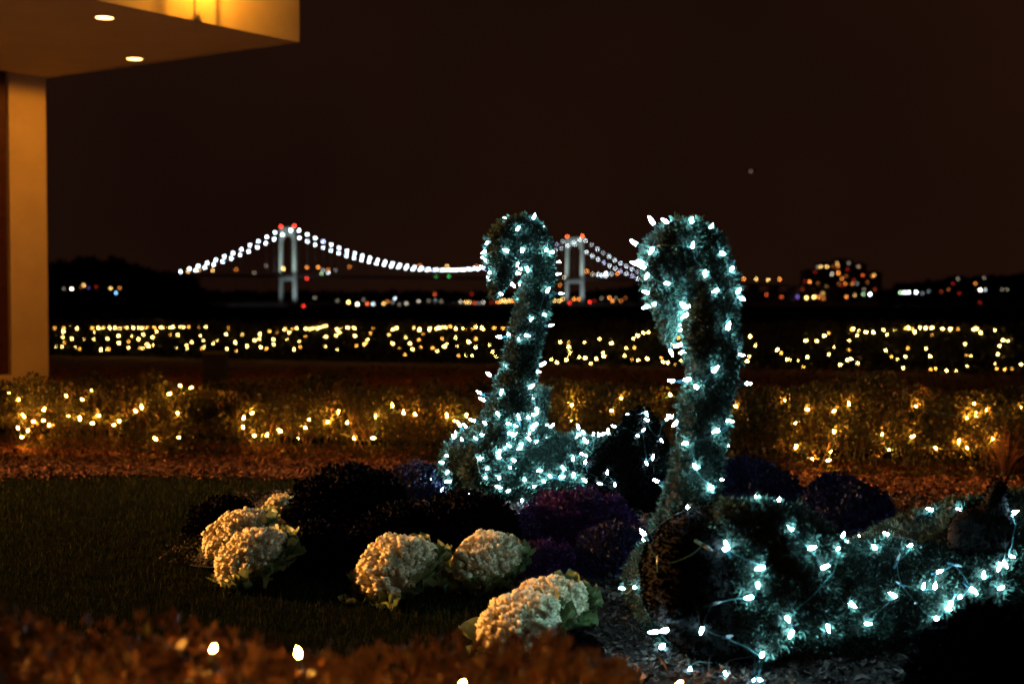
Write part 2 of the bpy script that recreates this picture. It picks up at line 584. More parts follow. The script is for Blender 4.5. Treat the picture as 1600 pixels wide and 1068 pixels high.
def dense(outline, k=4):
    out = []
    m = len(outline)
    for i in range(m):
        p0, p1, p2, p3 = (outline[(i + j - 1) % m] for j in range(4))
        for s in range(k):
            t = s / k
            out.append(tuple(.5 * ((2 * p1[c]) + (p2[c] - p0[c]) * t + (2 * p0[c] - 5 * p1[c] + 4 * p2[c] - p3[c]) * t * t
                                   + (3 * p1[c] - p0[c] - 3 * p2[c] + p3[c]) * t ** 3) for c in (0, 1)))
    return out

def moss_part(name, root, VF, dens, ln, wd, dark=False, label=None):
    V, F = VF
    Vf, Ff, sh = fibres(V, F, dens, ln, wd)
    VV = np.concatenate([V, Vf]) - np.array(root.location)
    FF = np.concatenate([F, Ff + len(V)])
    mi = np.concatenate([np.zeros(len(F)), np.ones(len(Ff))])
    sm = np.concatenate([np.ones(len(F), bool), np.zeros(len(Ff), bool)])
    mats = [M['moss_back_shade'], M['moss_shade']] if dark else [M['moss_back'], M['moss']]
    o = obj(name, mesh_np(name, VV, FF, mats, mi, np.concatenate([np.full(len(F), .3), sh]), sm), root)
    if label: o['label'] = label
    return V, F

def path_px(lst, d, dz=lambda i: 0, side=1.0):
    k = d / FPX
    return [(P(x, y, d + dz(i)), r * k, r * k * side) for i, (x, y, r) in enumerate(lst)]

def merged_bvh(parts):
    V, F, b = [], [], 0
    for v, f in parts:
        V += [Vector(p) for p in v]; F += [tuple(int(i) + b for i in t) for t in f]; b += len(v)
    return BVHTree.FromPolygons(V, F)

def px_list(raw, s, ox, oy):
    return [(ox + x / s, oy + y / s) for x, y in raw]

def string_on(string, bvh, pix, d0, kind='white', scale=1.0, stick=.009, maxmiss=60, seen=None, dims=()):
    pts = []
    o = Vector((0, 0, CAM_H))
    for i, (px, py) in enumerate(pix):
        r = ray(px, py).normalized()
        h, n, _, _ = bvh.ray_cast(o, r)
        if h is not None:
            t = Vector((random.gauss(0, 1), random.gauss(0, 1), random.gauss(0, 1)))
            d = (n * random.uniform(.05, .8) + t.normalized() * .9).normalized()
            pos = h + n * (stick + random.uniform(-.004, .012))
        else:
            best = None
            for dd in np.linspace(d0 - .45, d0 + .45, 37):
                w = P(px, py, dd)
                if w.z < gz(w.x, w.y) + .012: continue
                q, n, _, dist = bvh.find_nearest(w)
                if q is not None and (best is None or dist < best[0]): best = (dist, w, q)
            if best is None or best[0] > .25: continue
            dist, pos, q = best
            d = (pos - q).normalized() + Vector((random.gauss(0, .3), random.gauss(0, .3), random.gauss(0, .3)))
        pts.append(add_bulb(string, pos, d, 'dim' if i in dims else kind, scale * random.uniform(.65, 1.0)))
    return pts

def string_around(string, bvh, V, F, count, kind='white', scale=1.0, stick=.016):
    """bulbs on the side that faces away from the camera"""
    pts = []
    T = V[F]
    nr = np.cross(T[:, 1] - T[:, 0], T[:, 2] - T[:, 0])
    ar = np.linalg.norm(nr, axis=1)
    back = (nr[:, 1] / np.maximum(ar, 1e-9)) > .45
    w = ar * back
    for k in rng.choice(len(F), count, p=w / w.sum()):
        c = Vector(T[k].mean(0)); n = Vector(unit(nr[k:k + 1])[0])
        d = n + Vector(rng.normal(size=3)) * .7
        pts.append(add_bulb(string, c + n * stick, d, kind, scale))
    return pts

# --- back swan
DB = 5.96
groot = P(800, 790, DB); groot.z = gz(groot.x, DB)
back_swan = thing('swan_topiary', groot, 'mossy swan topiary further back, hooked head in front of the far bridge tower', 'topiary', 'lit swan topiaries in the flower bed')
neckB = path_px([(770, 745, 55), (776, 705, 44), (784, 680, 37), (796, 630, 27), (810, 570, 25), (825, 515, 24), (835, 465, 23), (841, 428, 22), (840, 395, 21.5)], DB, lambda i: .02 * (i > 5), .95)
headB = path_px([(840, 400, 21.5), (835, 378, 22), (820, 364, 22.5), (801, 366, 24), (787, 386, 26), (784, 410, 24), (781, 431, 18), (775, 449, 10), (768, 464, 4)], DB, lambda i: .02 - .012 * i, .95)
bodyB = path_px([(698, 740, 12), (712, 735, 38), (742, 728, 58), (790, 730, 62), (860, 738, 58), (930, 742, 60), (1000, 742, 58), (1060, 735, 36), (1090, 725, 10)], DB + .04, lambda i: .03 * i, 1.25)
wingB1 = dense([(800, 700), (812, 655), (828, 622), (851, 605), (853, 632), (850, 662), (868, 690), (845, 712)])
wingB2 = dense([(915, 735), (950, 690), (978, 655), (999, 636), (1018, 646), (1042, 690), (1052, 745), (1020, 785), (965, 785)])
partsB = []
dB, lB, wB = 40000, .018, .0075
partsB.append(moss_part('body', back_swan, sweep(bodyB, seed=1), dB * .75, lB, wB))
partsB.append(moss_part('neck', back_swan, sweep(neckB, seed=2), dB, lB, wB))
partsB.append(moss_part('head', back_swan, sweep(headB, seed=3), dB, lB * .85, wB, False))
partsB.append(moss_part('wing', back_swan, fin(wingB1, lambda x, y: DB + .16, .05), dB, lB, wB))
partsB.append(moss_part('wing', back_swan, fin(wingB2, lambda x, y: DB - .06 + (x - 985) * .002 if x < 985 else DB - .06 + (x - 985) * .004, .06), dB * .8, lB * .8, wB, True, 'wing raised at the rear, coloured dark as if unlit'))
bvhB = merged_bvh(partsB)
strB = thing('light_string', groot, 'cool white fairy lights crowded over the rear swan topiary', 'string lights')
pixB = px_list([(340,160),(630,125),(710,230),(453,255),(155,400),(145,495),(118,548),(152,575),(195,695),(155,770),(328,490),(525,430),(470,475),(425,605),(460,710),(500,670),(580,665),(505,830),(405,830),(275,925),(445,970),(730,455),(785,500),(875,590),(880,720),(910,925),(750,895)], 6.675, 740, 320)
pixB += px_list([(362,383),(403,365),(428,402),(348,436),(323,448),(294,432),(258,440),(279,541),(222,566),(400,532),(385,556),(270,623),(355,600),(190,626),(370,640)], 2.136, 660, 320)
pixB += px_list([(335,95),(443,195),(275,225),(190,250),(228,262),(362,245),(490,248),(530,258),(552,207),(600,203),(660,192),(677,160),(663,247),(643,265),(732,260),(765,262),(735,335),(170,320),(168,345),(222,362),(305,345),(342,320),(495,303),(525,315),(595,335),(622,312),(670,368),(500,385),(472,398),(565,373),(552,403),(440,430),(127,450),(95,492),(123,548),(132,603),(20,590),(325,467),(370,530),(357,588),(435,588),(440,640),(268,670),(85,655),(497,660),(520,480),(440,465),(495,525),(680,545),(710,600),(757,573),(825,575),(903,565),(900,470),(975,460),(950,450),(998,493),(935,270),(965,305),(925,330),(945,328),(975,380),(990,385),(1028,318),(1065,325),(1080,340),(1122,298),(1157,263),(1240,190),(1340,185),(1338,225),(1325,288),(1290,318),(1435,350),(1390,460),(1348,490),(1110,550),(1150,620),(1065,615),(970,600),(1420,590),(1435,610),(1400,650),(1515,205),(1490,215),(650,625),(580,715),(515,745),(595,595),(840,530),(650,755)], 4, 670, 600)
ptsB = string_on(strB, bvhB, pixB, DB, scale=1.08)
ptsB += string_around(strB, bvhB, *partsB[1], 16, scale=1.08) + string_around(strB, bvhB, *partsB[0], 22, scale=1.08)
wire_along(strB, ptsB, bvhB, maxlen=.4)

# --- front swan
DF = 3.86
groot = P(1200, 1045, DF); groot.z = gz(groot.x, DF)
front_swan = thing('swan_topiary', groot, 'large mossy swan topiary in front, thick neck curving down to a hooked head', 'topiary', 'lit swan topiaries in the flower bed')
neckF = path_px([(1060, 880, 52), (1068, 840, 46), (1078, 790, 42), (1086, 740, 35), (1093, 690, 35), (1101, 640, 34), (1109, 590, 36), (1114, 530, 37), (1115, 480, 37), (1110, 440, 37), (1100, 412, 37)], DF, lambda i: .0, .95)
headF = path_px([(1107, 430, 39), (1096, 402, 39), (1075, 386, 40), (1054, 392, 40), (1042, 415, 37), (1040, 445, 33), (1042, 474, 25), (1043, 503, 15), (1043, 532, 6)], DF, lambda i: .012 * i, .9)
bodyF = path_px([(1000, 915, 20), (1030, 915, 72), (1090, 918, 112), (1180, 922, 122), (1270, 938, 108), (1340, 950, 98), (1420, 925, 108), (1500, 890, 98), (1570, 850, 74), (1640, 812, 40), (1690, 790, 12)], DF + .08, lambda i: .025 * i, 1.45)
breastF = dense([(1003, 905), (1012, 850), (1045, 810), (1095, 790), (1150, 786), (1172, 830), (1178, 900), (1186, 960), (1180, 1020), (1130, 1036), (1080, 1025), (1025, 975)])
wingF = dense([(1110, 800), (1160, 783), (1215, 784), (1262, 806), (1305, 838), (1320, 880), (1300, 940), (1250, 1000), (1190, 1032), (1150, 990), (1128, 900)])
patch1 = dense([(1312, 872), (1345, 858), (1385, 862), (1405, 885), (1385, 908), (1340, 908)])
tailF = dense([(1480, 850), (1492, 806), (1530, 788), (1548, 758), (1562, 750), (1574, 762), (1576, 790), (1590, 826), (1570, 862), (1530, 884), (1495, 878)], 5)
wing2F = dense([(1330, 862), (1385, 822), (1440, 798), (1500, 782), (1560, 772), (1620, 772), (1650, 800), (1600, 850), (1500, 880), (1400, 890)])
partsF = []
dF, lF, wF = 60000, .0145, .0056
partsF.append(moss_part('body', front_swan, sweep(bodyF, seed=5), dF * .7, lF, wF))
partsF.append(moss_part('neck', front_swan, sweep(neckF, seed=6), dF, lF, wF))
partsF.append(moss_part('head', front_swan, sweep(headF, seed=7), dF, lF, wF))
partsF.append(moss_part('breast', front_swan, fin(breastF, lambda x, y: DF - .13, .15), dF * .55, lF * .8, wF, True))  # breast is ordinary moss, its lack of light put into the colour
partsF.append(moss_part('wing', front_swan, fin(wingF, lambda x, y: DF - .20, .10), dF * .8, lF, wF))
partsF.append(moss_part('wing', front_swan, fin(wing2F, lambda x, y: DF + .28, .06), dF, lF, wF))
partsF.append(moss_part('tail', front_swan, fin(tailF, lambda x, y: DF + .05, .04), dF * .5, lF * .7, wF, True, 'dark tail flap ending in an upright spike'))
bvhF = merged_bvh(partsF)
strF = thing('light_string', groot, 'large cool white fairy lights wound around the front swan topiary', 'string lights')
pixF = px_list([(168,55),(213,55),(298,68),(365,75),(110,127),(173,152),(303,140),(395,163),(345,228),(110,195),(137,190),(150,203),(160,232),(218,258),(158,288),(183,325),(150,340),(262,330),(288,340),(380,285),(443,290),(462,308),(417,215),(413,410),(265,405),(258,468),(232,490),(277,490),(373,548),(458,500),(235,587),(303,582),(325,607),(488,596),(230,705),(375,752),(292,795),(425,720),(413,800),(313,870),(358,942),(393,915),(183,920),(295,1025)], 2.136, 940, 320)
n1 = len(pixF)
pixF += px_list([(588,108),(670,103),(713,212),(485,280),(465,275),(785,283),(885,285),(905,248),(925,260),(985,250),(1088,245),(1043,290),(1248,150),(1352,140),(1550,150),(605,348),(830,347),(592,415),(568,460),(697,535),(710,590),(610,668),(733,715),(835,715),(755,738),(840,572),(1000,562),(940,492),(1105,465),(1215,432),(1172,288),(1275,383),(1258,430),(1400,438),(1350,463),(1310,510),(1313,490),(1268,545),(1545,318),(1520,340),(1500,350),(1497,432),(1443,388),(1150,680),(158,225),(163,260),(80,432),(140,427),(230,652),(380,575),(222,578),(258,573),(335,740),(470,755),(572,780),(602,780),
   (225,326),(400,283),(430,482),(478,600),(1130,335),(1125,418),(1190,490),(1310,140),(1390,105),(1345,360),(1215,282),(1180,172)], 2.424, 940, 740)
dims = set(range(len(pixF) - 12, len(pixF)))
ptsF = string_on(strF, bvhF, pixF, DF, scale=1.0, dims=dims)
ptsF += string_around(strF, bvhF, *partsF[1], 14) + string_around(strF, bvhF, *partsF[0], 20)
wire_along(strF, ptsF, bvhF, maxlen=.4)

# ------------------------------------------------------------------ hedges
def hedge_points(n, x0, x1, cy, half, top, seed, gaps=.45, ztop_noise=.16):
    """leaf positions through the outer layer of a clipped but loose hedge, outward directions"""
    out_p, out_d = [], []
    while sum(len(a) for a in out_p) < n:
        m = n
        x = rng.uniform(x0, x1, m)
        u = rng.uniform(0, 1, m)
        # cross-section: superellipse from the front foot over the top to the back foot
        a = np.pi * (u * 1.12 - .06)
        k = rng.beta(5, 1.2, m)
        ca, sa = np.cos(a), np.sin(a)
        ex = np.sign(ca) * np.abs(ca) ** .6
        ez = np.sign(sa) * np.abs(sa) ** .6
        bump = np.array([noise.noise(Vector((xx * 2.1 + seed, aa * 1.1, seed))) + .6 * noise.noise(Vector((xx * 6 + seed, aa * 3, seed))) for xx, aa in zip(x, a)])
        k2 = k * (1 + ztop_noise * bump)
        cyy = np.array([cy(xx) for xx in x])
        y = cyy - ex * half * k2
        th = np.array([top(xx) for xx in x])
        g0 = np.array([gz(xx, yy) for xx, yy in zip(x, cyy)])
        z = g0 + .03 + np.maximum(-.02, ez * k2) * th
        dens = np.array([noise.noise(Vector((xx * 5.5 + seed, yy * 5.5, zz * 7))) for xx, yy, zz in zip(x, y, z)])
        ok = dens + rng.normal(size=m) * .25 > -gaps
        p = np.stack([x, y, z], 1)[ok]
        d = np.stack([rng.normal(size=m) * .4, -ex, ez + .35], 1)[ok]
        out_p.append(p); out_d.append(d)
    return np.concatenate(out_p)[:n], np.concatenate(out_d)[:n]

def make_hedge(label, x0, x1, cy, half, top, n, leaf, mat, seed, stems=60, gaps=.45, group=None, name='hedge', zn=.16, reach=1.0):
    xm = (x0 + x1) / 2
    base = Vector((xm, cy(xm), gz(xm, cy(xm))))
    root = thing(name, base, label, 'hedge', group)
    p, d = hedge_points(n, x0, x1, cy, half, top, seed, gaps, zn)
    d = d + rng.normal(size=d.shape) * .8
    cl = np.array([noise.noise(Vector(q) * 3.0) for q in p])
    sh = np.clip(.42 + .35 * cl + rng.normal(size=len(p)) * .2, 0, 1)
    L = leaf * (.6 + .8 * rng.random(len(p)))
    leaves_obj('foliage', p, d, L, L * .55, mat, sh, root, True, base)
    mb = MB()
    for _ in range(stems):
        x = random.uniform(x0, x1); y = cy(x) + random.uniform(-.5, .3) * half
        q = Vector((x, y, gz(x, y))) - base
        t = top(x)
        tip = q + Vector((random.uniform(-.18, .18), random.uniform(-.7, .2) * half, t * random.uniform(.75, 1.02) * reach))
        mid = q.lerp(tip, .5) + Vector((random.uniform(-.05, .05), random.uniform(-.05, .03), 0))
        mb.tube([q, mid, tip], [.006, .004, .0018], 4, False)
        for _ in range(2):
            s = mid.lerp(tip, random.random())
            mb.tube([s, s + Vector((random.uniform(-.12, .12), random.uniform(-.12, .04), random.uniform(.02, .12)))], [.0025, .0012], 3, False)
    tag(mb.build('stems', M['twig'], root), kind='stuff')
    return root

top2 = lambda x: .385 + .02 * (x + 3.5) * .55 + .02 * math.sin(x * 4.1) + .015 * math.sin(x * 9.7)
hl = make_hedge('loose low hedge with sparse warm lights on the left, behind the lawn', -5.2, .02, hedge_y, .34, top2, 56000, .026, M['hedge'], 3.3, 190, .12, 'low hedges behind the flower bed', zn=.36)
hr = make_hedge('dense low hedge with warm lights on the right, behind the front swan', .05, 4.6, hedge_y, .34, top2, 64000, .024, M['hedge'], 8.1, 110, .28, 'low hedges behind the flower bed')

def on_hedge(px, py, cy, half, top):
    """where a view ray enters the hedge body"""
    r = ray(px, py)
    d = 1.0
    # march through depth until inside the outer shell
    for d in np.arange(cy(0) - 4.5, cy(0) + 5.5, .03):
        p = Vector((0, 0, CAM_H)) + r * float(d)
        e = (p.y - cy(p.x)) / half
        t = top(p.x) + .03
        z = (p.z - gz(p.x, p.y)) / t
        if z < 0: return None
        if abs(e) < 1 and z < 1 and abs(e) ** 3 + z ** 3 < 1: return p
    # just over the top
    d = cy(0)
    for _ in range(8):
        p = Vector((0, 0, CAM_H)) + r * d
        d = cy(p.x)
    return Vector((0, 0, CAM_H)) + r * d

def hedge_string(label, pix, cy, half, top, scale, out=-.01, socket=True, loc=None, maxlen=9, bury=-.05, kind='warm'):
    pts = []
    pos = [on_hedge(px, py, cy, half, top) for px, py in pix]
    pos = [p for p in pos if p is not None]
    c = sum(pos, Vector()) / len(pos)
    c.z = gz(c.x, c.y)
    s = thing('light_string', c, label, 'string lights')
    for p in pos:
        d = Vector((random.gauss(0, .6), -.7 + random.gauss(0, .5), random.gauss(.2, .6)))
        pts.append(add_bulb(s, p + Vector((0, -out - random.uniform(0, bury), .01)), d, kind, scale * random.uniform(.55, 1.0), socket))
    wire_along(s, pts, None, rad=.002, sag=.1, maxlen=maxlen)
    return s, pts

h2L = px_list([(43,515),(98,555),(182,520),(383,537),(475,560),(125,658),(195,690),(243,685),(285,712),(157,745),(97,727),(125,782),(250,620),(392,660),(465,675),(545,700),(557,663),(582,655),(668,712),(695,690),(795,630),(835,605),(915,795),(1062,785),(1068,475),(1130,490),(997,527),(535,503),(1047,645),(1448,668),(1440,727),(1497,640)], 3.81, 0, 480)
h2L += px_list([(65,778),(132,775),(213,748),(325,790),(362,730),(385,680),(497,697),(560,637),(617,700),(655,797),(772,790),(783,660),(888,595),(952,640),(1020,650),(1210,660),(1257,690),(1330,652)], 3.813, 380, 480)
h2R = px_list([(895,75),(745,135),(895,145),(895,240),(1205,100),(1148,180),(1515,80)], 4, 670, 600)
h2R += px_list([(165,505),(405,475),(517,520),(655,527),(660,637),(460,590),(468,707),(547,768),(625,775),(640,733),(897,645),(932,720),(1063,503),(1050,655),(1162,712),(1325,565),(1375,550),(1418,525),(1280,685),(1328,715),(1355,490),(1455,670),(1590,510),(735,495)], 3.2, 1100, 480)
hedge_string('warm fairy lights scattered over the left low hedge', h2L, hedge_y, .34, top2, 1.0)
hedge_string('warm fairy lights scattered over the right low hedge', h2R, hedge_y, .34, top2, 1.0)

topf = lambda x: .53 + .005 * (x + 8) + .015 * math.sin(x * 1.7)
make_hedge('long clipped hedge far across the garden covered in yellow lights', -13, 12, far_y, .5, topf, 60000, .075, M['hedge_far'], 5.5, 40, .7, name='hedge', zn=.06)
fp = px_list([(x, 122 + random.uniform(-3, 4)) for x in (332,378,385,423,467,555,590,615,630,657,690,722,740,760,800,830,848,870,885,925,963,987,1020,1033,1075,1097,1127,1185,1230,1365)] + [(378,180),(433,188),(507,188),(565,193),(645,188),(710,172),(790,174),(827,192),(860,165),(912,180),(1020,165),(1063,167),(1197,170),(1218,203),(1145,210),(1350,162),(1445,167),(1548,162),(1520,200),(1298,200),(1272,217),(1405,213),(1550,193),(392,210),(770,205),(715,215),(880,222),(917,227),(1115,228),(340,238),(377,237),(455,238),(482,250),(605,256),(635,253),(653,250),(770,241),(838,245),(855,245),(890,236),(1055,243),(1120,249),(1205,250),(1215,242),(1355,250),(1413,261),(1475,236),(1555,240),(1588,250),(570,150),(385,145),(935,147)], 3.81, 0, 480)
fp += px_list([(160,145),(200,153),(250,135),(278,153),(297,133),(323,127),(375,130),(400,133),(420,126),(443,130),(445,115),(460,122),(478,120),(497,114),(560,135),(585,128),(577,150),(623,123),(655,122),(665,124),(775,130),(760,157),(742,195),(738,210),(727,228),(722,223),(558,170),(668,170),(675,232),(495,178),(487,235),(563,254),(265,193),(338,207),(375,176),(307,253),(343,240),(185,222),(183,195),(872,167),(893,136),(908,126),(918,126),(890,218),(932,247),(970,180),(995,218),(1048,195),(1013,253),(968,283),(1058,238),(1075,163),(1020,125),(1052,134),(1115,130),(1110,138),(1155,130),(1170,125),(1188,121),(1208,122),(1235,118),(1267,130),(1310,132),(1325,133),(1368,132),(1388,120),(1422,124),(1432,133),(1187,192),(1265,182),(1213,220),(1128,245),(1157,260),(1200,235),(1277,233),(1283,289),(1328,291),(1362,289),(1343,208),(1387,190),(1385,240)], 3.813, 380, 480)
fp += [(786,513.7),(773,513),(764,539),(769.5,550),(774.8,557.8)]
fp += px_list([(458,460),(485,458),(540,460),(487,475),(490,490),(488,500),(480,520),(430,517),(448,527),(525,510),(543,512),(580,515),(605,507),(602,494),(630,463),(562,530),(590,450)], 2.136, 660, 320)
fp += px_list([(33,463),(82,480),(105,445),(120,438),(138,428),(155,427),(108,478),(75,505),(98,517),(120,520),(152,515),(200,512),(203,525),(220,528),(235,465),(255,445),(262,522),(243,535)], 2.136, 940, 320)
fp += px_list([(230,147),(253,195),(225,247),(213,271),(362,215),(381,232),(412,264),(428,265),(465,271),(493,300),(513,252),(505,169),(558,170),(598,145),(618,133),(621,235),(642,200),(725,168),(721,216),(713,267),(730,260),(677,289),(763,282),(733,112),(742,110),(767,119),(759,144),(804,127),(842,126),(893,116),(946,117),(908,140),(1002,107),(1017,106),(1035,112),(1049,126),(1073,104),(1103,106),(1135,104),(1134,141),(1187,110),(1225,110),(1223,122),(1267,113),(1340,116),(1356,109),(1378,131),(1446,116),(1486,167),(1511,172),(1471,194),(1464,235),(1450,281),(1458,308),(1495,313),(1533,309),(1580,288),(903,216),(930,250),(963,260),(990,303),(1002,249),(1012,207),(1107,206),(1124,247),(1126,312),(1153,309),(1207,319),(1253,323),(1298,190),(1307,245),(1311,296),(1330,247)], 3.2, 1100, 480)
fs, fpts = hedge_string('yellow fairy lights strung in loops over the far hedge', fp[:300], far_y, .5, topf, 1.7, .07, False, bury=-.03, kind='far')
for b in fs.children:
    if b.name.startswith('bulb'):
        b.scale = (random.choice((.6, .8, 1.0, 1.1, 1.15)),) * 3
        if random.random() < .28: b.data = BULB['far_dim']

# foreground hedge, close to the lens
fg_y = lambda x: 1.98 + .05 * x
fg_top = lambda x: .498 + .012 * math.sin(x * 3 + 1) - .02 * x - .062 * min(1, max(0, (x + .55) / .35)) - .12 * min(1, max(0, (x - .05) / .25))
make_hedge('reddish out of focus hedge with a few warm lights along the bottom edge', -1.1, .32, fg_y, .42, fg_top, 42000, .021, M['hedge_red'], 12.7, 120, .30, zn=.13, reach=.78)
fgs = thing('light_string', (0, 1.95, 0), 'warm blurred fairy lights inside the reddish foreground hedge', 'string lights')
fpt = []
for px, py, d in [(333, 1015, 1.97), (466, 1020, 1.95), (722, 1072, 1.85), (1060, 1074, 1.86), (150, 1105, 2.1), (560, 1108, 2.1), (860, 1105, 2.1), (250, 1120, 1.9), (20, 1100, 1.9), (680, 1130, 1.75), (960, 1130, 1.8), (420, 1150, 1.7)]:  # those below the frame are unseen, added to light the leaves
    fpt.append(add_bulb(fgs, P(px, py, d), (random.gauss(.3, .3), -.2, 1), 'fore', .45))
for _ in range(12):  # more hidden bulbs, added only to brighten the foliage from inside
    x = random.uniform(-.75, .1)
    y = fg_y(x) + random.uniform(-.15, .25)
    fpt.append(add_bulb(fgs, (x, y, fg_top(x) - random.uniform(.10, .17)), (random.gauss(0, .5), -.3, 1), 'fore', .4))
wire_along(fgs, [p - Vector((0, 0, .05)) for p in fpt], None, rad=.0012, sag=.25, maxlen=1)

# ornamental grass at the right end of the hedge
g0 = G(1568, 748)
gr = thing('ornamental_grass', g0, 'dry arching ornamental grass clump before the right hedge end', 'grass clump')
mb = MB()
Vb, Fb, sb = [], [], []
for i in range(170):
    a = random.uniform(0, 2 * math.pi); L = random.uniform(.22, .46); lean = random.uniform(.15, 1.0)
    dirh = Vector((math.cos(a), math.sin(a), 0)); sd = Vector((-math.sin(a), math.cos(a), 0)) * .0028
    b0 = dirh * random.uniform(0, .05)
    row = []
    for k in range(5):
        t = k / 4
        c = b0 + dirh * lean * L * t ** 1.5 + Vector((0, 0, L * (t - .42 * lean * t * t)))
        w = 1 - .85 * t
        row += [c - sd * w, c + sd * w]
    o = len(Vb); Vb += [tuple(v) for v in row]
    for k in range(4):
        Fb.append((o + 2 * k, o + 2 * k + 1, o + 2 * k + 3, o + 2 * k + 2)); sb.append(random.random())
o = obj('blades', mesh_np('blades', Vb, np.array(Fb), M['reed'], shade=sb), gr); o['kind'] = 'stuff'

# ------------------------------------------------------------------ flower bed: cream kale, dark mounds
def floret_mesh(seed):
    r = random.Random(seed)
    V, F = [(0, 0, .62)], []
    n = 10
    ph = r.uniform(0, 6)
    for rr, h in ((.42, .85), (1.0, .62), (.80, -.45)):
        for k in range(n):
            a = 2 * math.pi * k / n + .3 * rr + r.uniform(-.1, .1)
            j = 1 + (.26 if k % 2 else -.20) * rr + .15 * math.sin(k * 1.3 + ph) + r.uniform(-.1, .1)
            V.append((rr * j * math.cos(a), rr * j * math.sin(a), h + (.16 if k % 2 else -.16) + r.uniform(-.12, .12)))
    F3 = [(0, 1 + k, 1 + (k + 1) % n) for k in range(n)]
    F4 = [(1 + i * n + k, 1 + (i + 1) * n + k, 1 + (i + 1) * n + (k + 1) % n, 1 + i * n + (k + 1) % n) for i in range(2) for k in range(n)]
    sh = np.clip([r.gauss(.55, .25) for _ in range(3 * n)], 0, 1)
    return mesh_np('inner_leaf', V, [np.array(F3), np.array(F4)], M['kale_cream'], shade=sh, smooth=True)
FLORETS = [floret_mesh(i) for i in range(6)]

def frill_mesh(seed):
    r = random.Random(seed)
    V, F = [], []
    nu, nv = 6, 7
    ph = r.uniform(0, 6)
    for i in range(nu):
        t = i / (nu - 1)
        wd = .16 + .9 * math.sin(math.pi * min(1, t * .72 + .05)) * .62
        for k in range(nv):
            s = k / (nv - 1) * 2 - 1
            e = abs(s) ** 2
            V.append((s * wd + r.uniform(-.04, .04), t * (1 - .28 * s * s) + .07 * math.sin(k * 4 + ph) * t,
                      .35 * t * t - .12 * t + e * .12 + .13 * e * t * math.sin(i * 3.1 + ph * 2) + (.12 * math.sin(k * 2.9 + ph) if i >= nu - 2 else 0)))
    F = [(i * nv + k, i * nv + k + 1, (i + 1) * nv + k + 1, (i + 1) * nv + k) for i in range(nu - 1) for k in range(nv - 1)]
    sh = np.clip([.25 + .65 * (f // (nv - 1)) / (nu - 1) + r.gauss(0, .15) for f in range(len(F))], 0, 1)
    return mesh_np('outer_leaf', V, np.array(F), M['kale_green'], shade=sh, smooth=True)
FRILLS = [frill_mesh(i) for i in range(5)]

def kale(px, py, hw, hh, base_y, label, axis=(-.42, -.42, .8), flat=.62, n=260, outer=30):
    g = G(px, base_y)
    d = g.y
    root = thing('ornamental_kale', g, label, 'kale', 'cream ornamental kale plants')
    c = P(px, py, d) - g
    a = hw * d / FPX
    ax = Vector(axis).normalized()
    q = Vector((0, 0, 1)).rotation_difference(ax)
    fl = flat
    low = c - ax * a * fl * .45
    for i in range(n):
        z = 1 - (i + .5) / n * 1.02
        r = math.sqrt(max(0, 1 - z * z)); ph = i * 2.399963
        ph += random.gauss(0, .16); z += random.gauss(0, .035); z = min(1, z); r = math.sqrt(max(0, 1 - z * z))
        nrm = Vector((r * math.cos(ph), r * math.sin(ph), z)) * (1 + .05 * math.sin(ph * 3 + z * 4) + random.gauss(0, .025))
        pos = low + q @ Vector((nrm.x * a, nrm.y * a, nrm.z * a * fl * 1.25))
        nn = (q @ Vector((nrm.x, nrm.y, nrm.z / fl))).normalized()
        o = bpy.data.objects.new('inner_leaf', FLORETS[i % 6])
        o.parent = root; o.location = pos
        o.rotation_mode = 'QUATERNION'
        o.rotation_quaternion = Vector((0, 0, 1)).rotation_difference(nn + Vector((random.gauss(0, .18), random.gauss(0, .18), 0))) @ Quaternion((0, 0, 1), random.uniform(0, 6))
        s = a * (.060 + .024 * r) * random.uniform(.65, 1.35)
        o.scale = (s, s, s * random.uniform(1.2, 2.0))
        COL.objects.link(o)
    # core holds the leaves together
    mb = MB()
    mb.lathe([(a * .93 * math.sin(t), a * fl * 1.2 * math.cos(t)) for t in np.linspace(1.75, .06, 7)], 14, low, ax)
    mb.tube([(0, 0, 0), tuple(low)], [.02, .03], 6)
    mb.build('heart', M['kale_heart'], root, True)
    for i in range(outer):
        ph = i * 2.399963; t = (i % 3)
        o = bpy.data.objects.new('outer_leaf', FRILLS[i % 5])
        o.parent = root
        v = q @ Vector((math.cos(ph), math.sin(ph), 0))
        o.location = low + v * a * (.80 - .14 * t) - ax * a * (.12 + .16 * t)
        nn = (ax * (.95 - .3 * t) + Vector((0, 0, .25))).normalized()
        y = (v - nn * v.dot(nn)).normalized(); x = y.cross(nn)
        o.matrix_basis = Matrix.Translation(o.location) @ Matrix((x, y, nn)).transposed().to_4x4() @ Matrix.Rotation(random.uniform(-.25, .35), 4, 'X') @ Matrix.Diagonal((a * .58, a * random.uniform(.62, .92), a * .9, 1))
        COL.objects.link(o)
    return root

kale(362, 832, 50, 30, 868, 'cream kale at the lawn edge, upper one of the touching left pair', (-.5, -.22, .8))
kale(386, 866, 55, 38, 912, 'cream kale at the lawn edge, lower front one of the left pair', (-.5, -.25, .8))
kale(612, 880, 60, 42, 930, 'widest cream kale alone in the middle of the bed edge', (-.38, -.28, .85), .66, 290)
kale(757, 868, 51, 40, 922, 'round cream kale below the rear swan, beside a dry leaf', (-.30, -.30, .85), .74, 260)
kale(855, 938, 58, 25, 985, 'cream kale tinted white by the front swan lights, rear of two', (-.2, -.3, .9), .5, 250, 26)
kale(806, 970, 64, 28, 1012, 'yellowish cream kale lowest in the bed, above the reddish hedge', (-.35, -.35, .85), .55, 260, 20)
kale(437, 786, 26, 10, 806, 'small cream kale peeping out behind the dark mounds', (-.2, -.3, .9), .5, 70, 8)

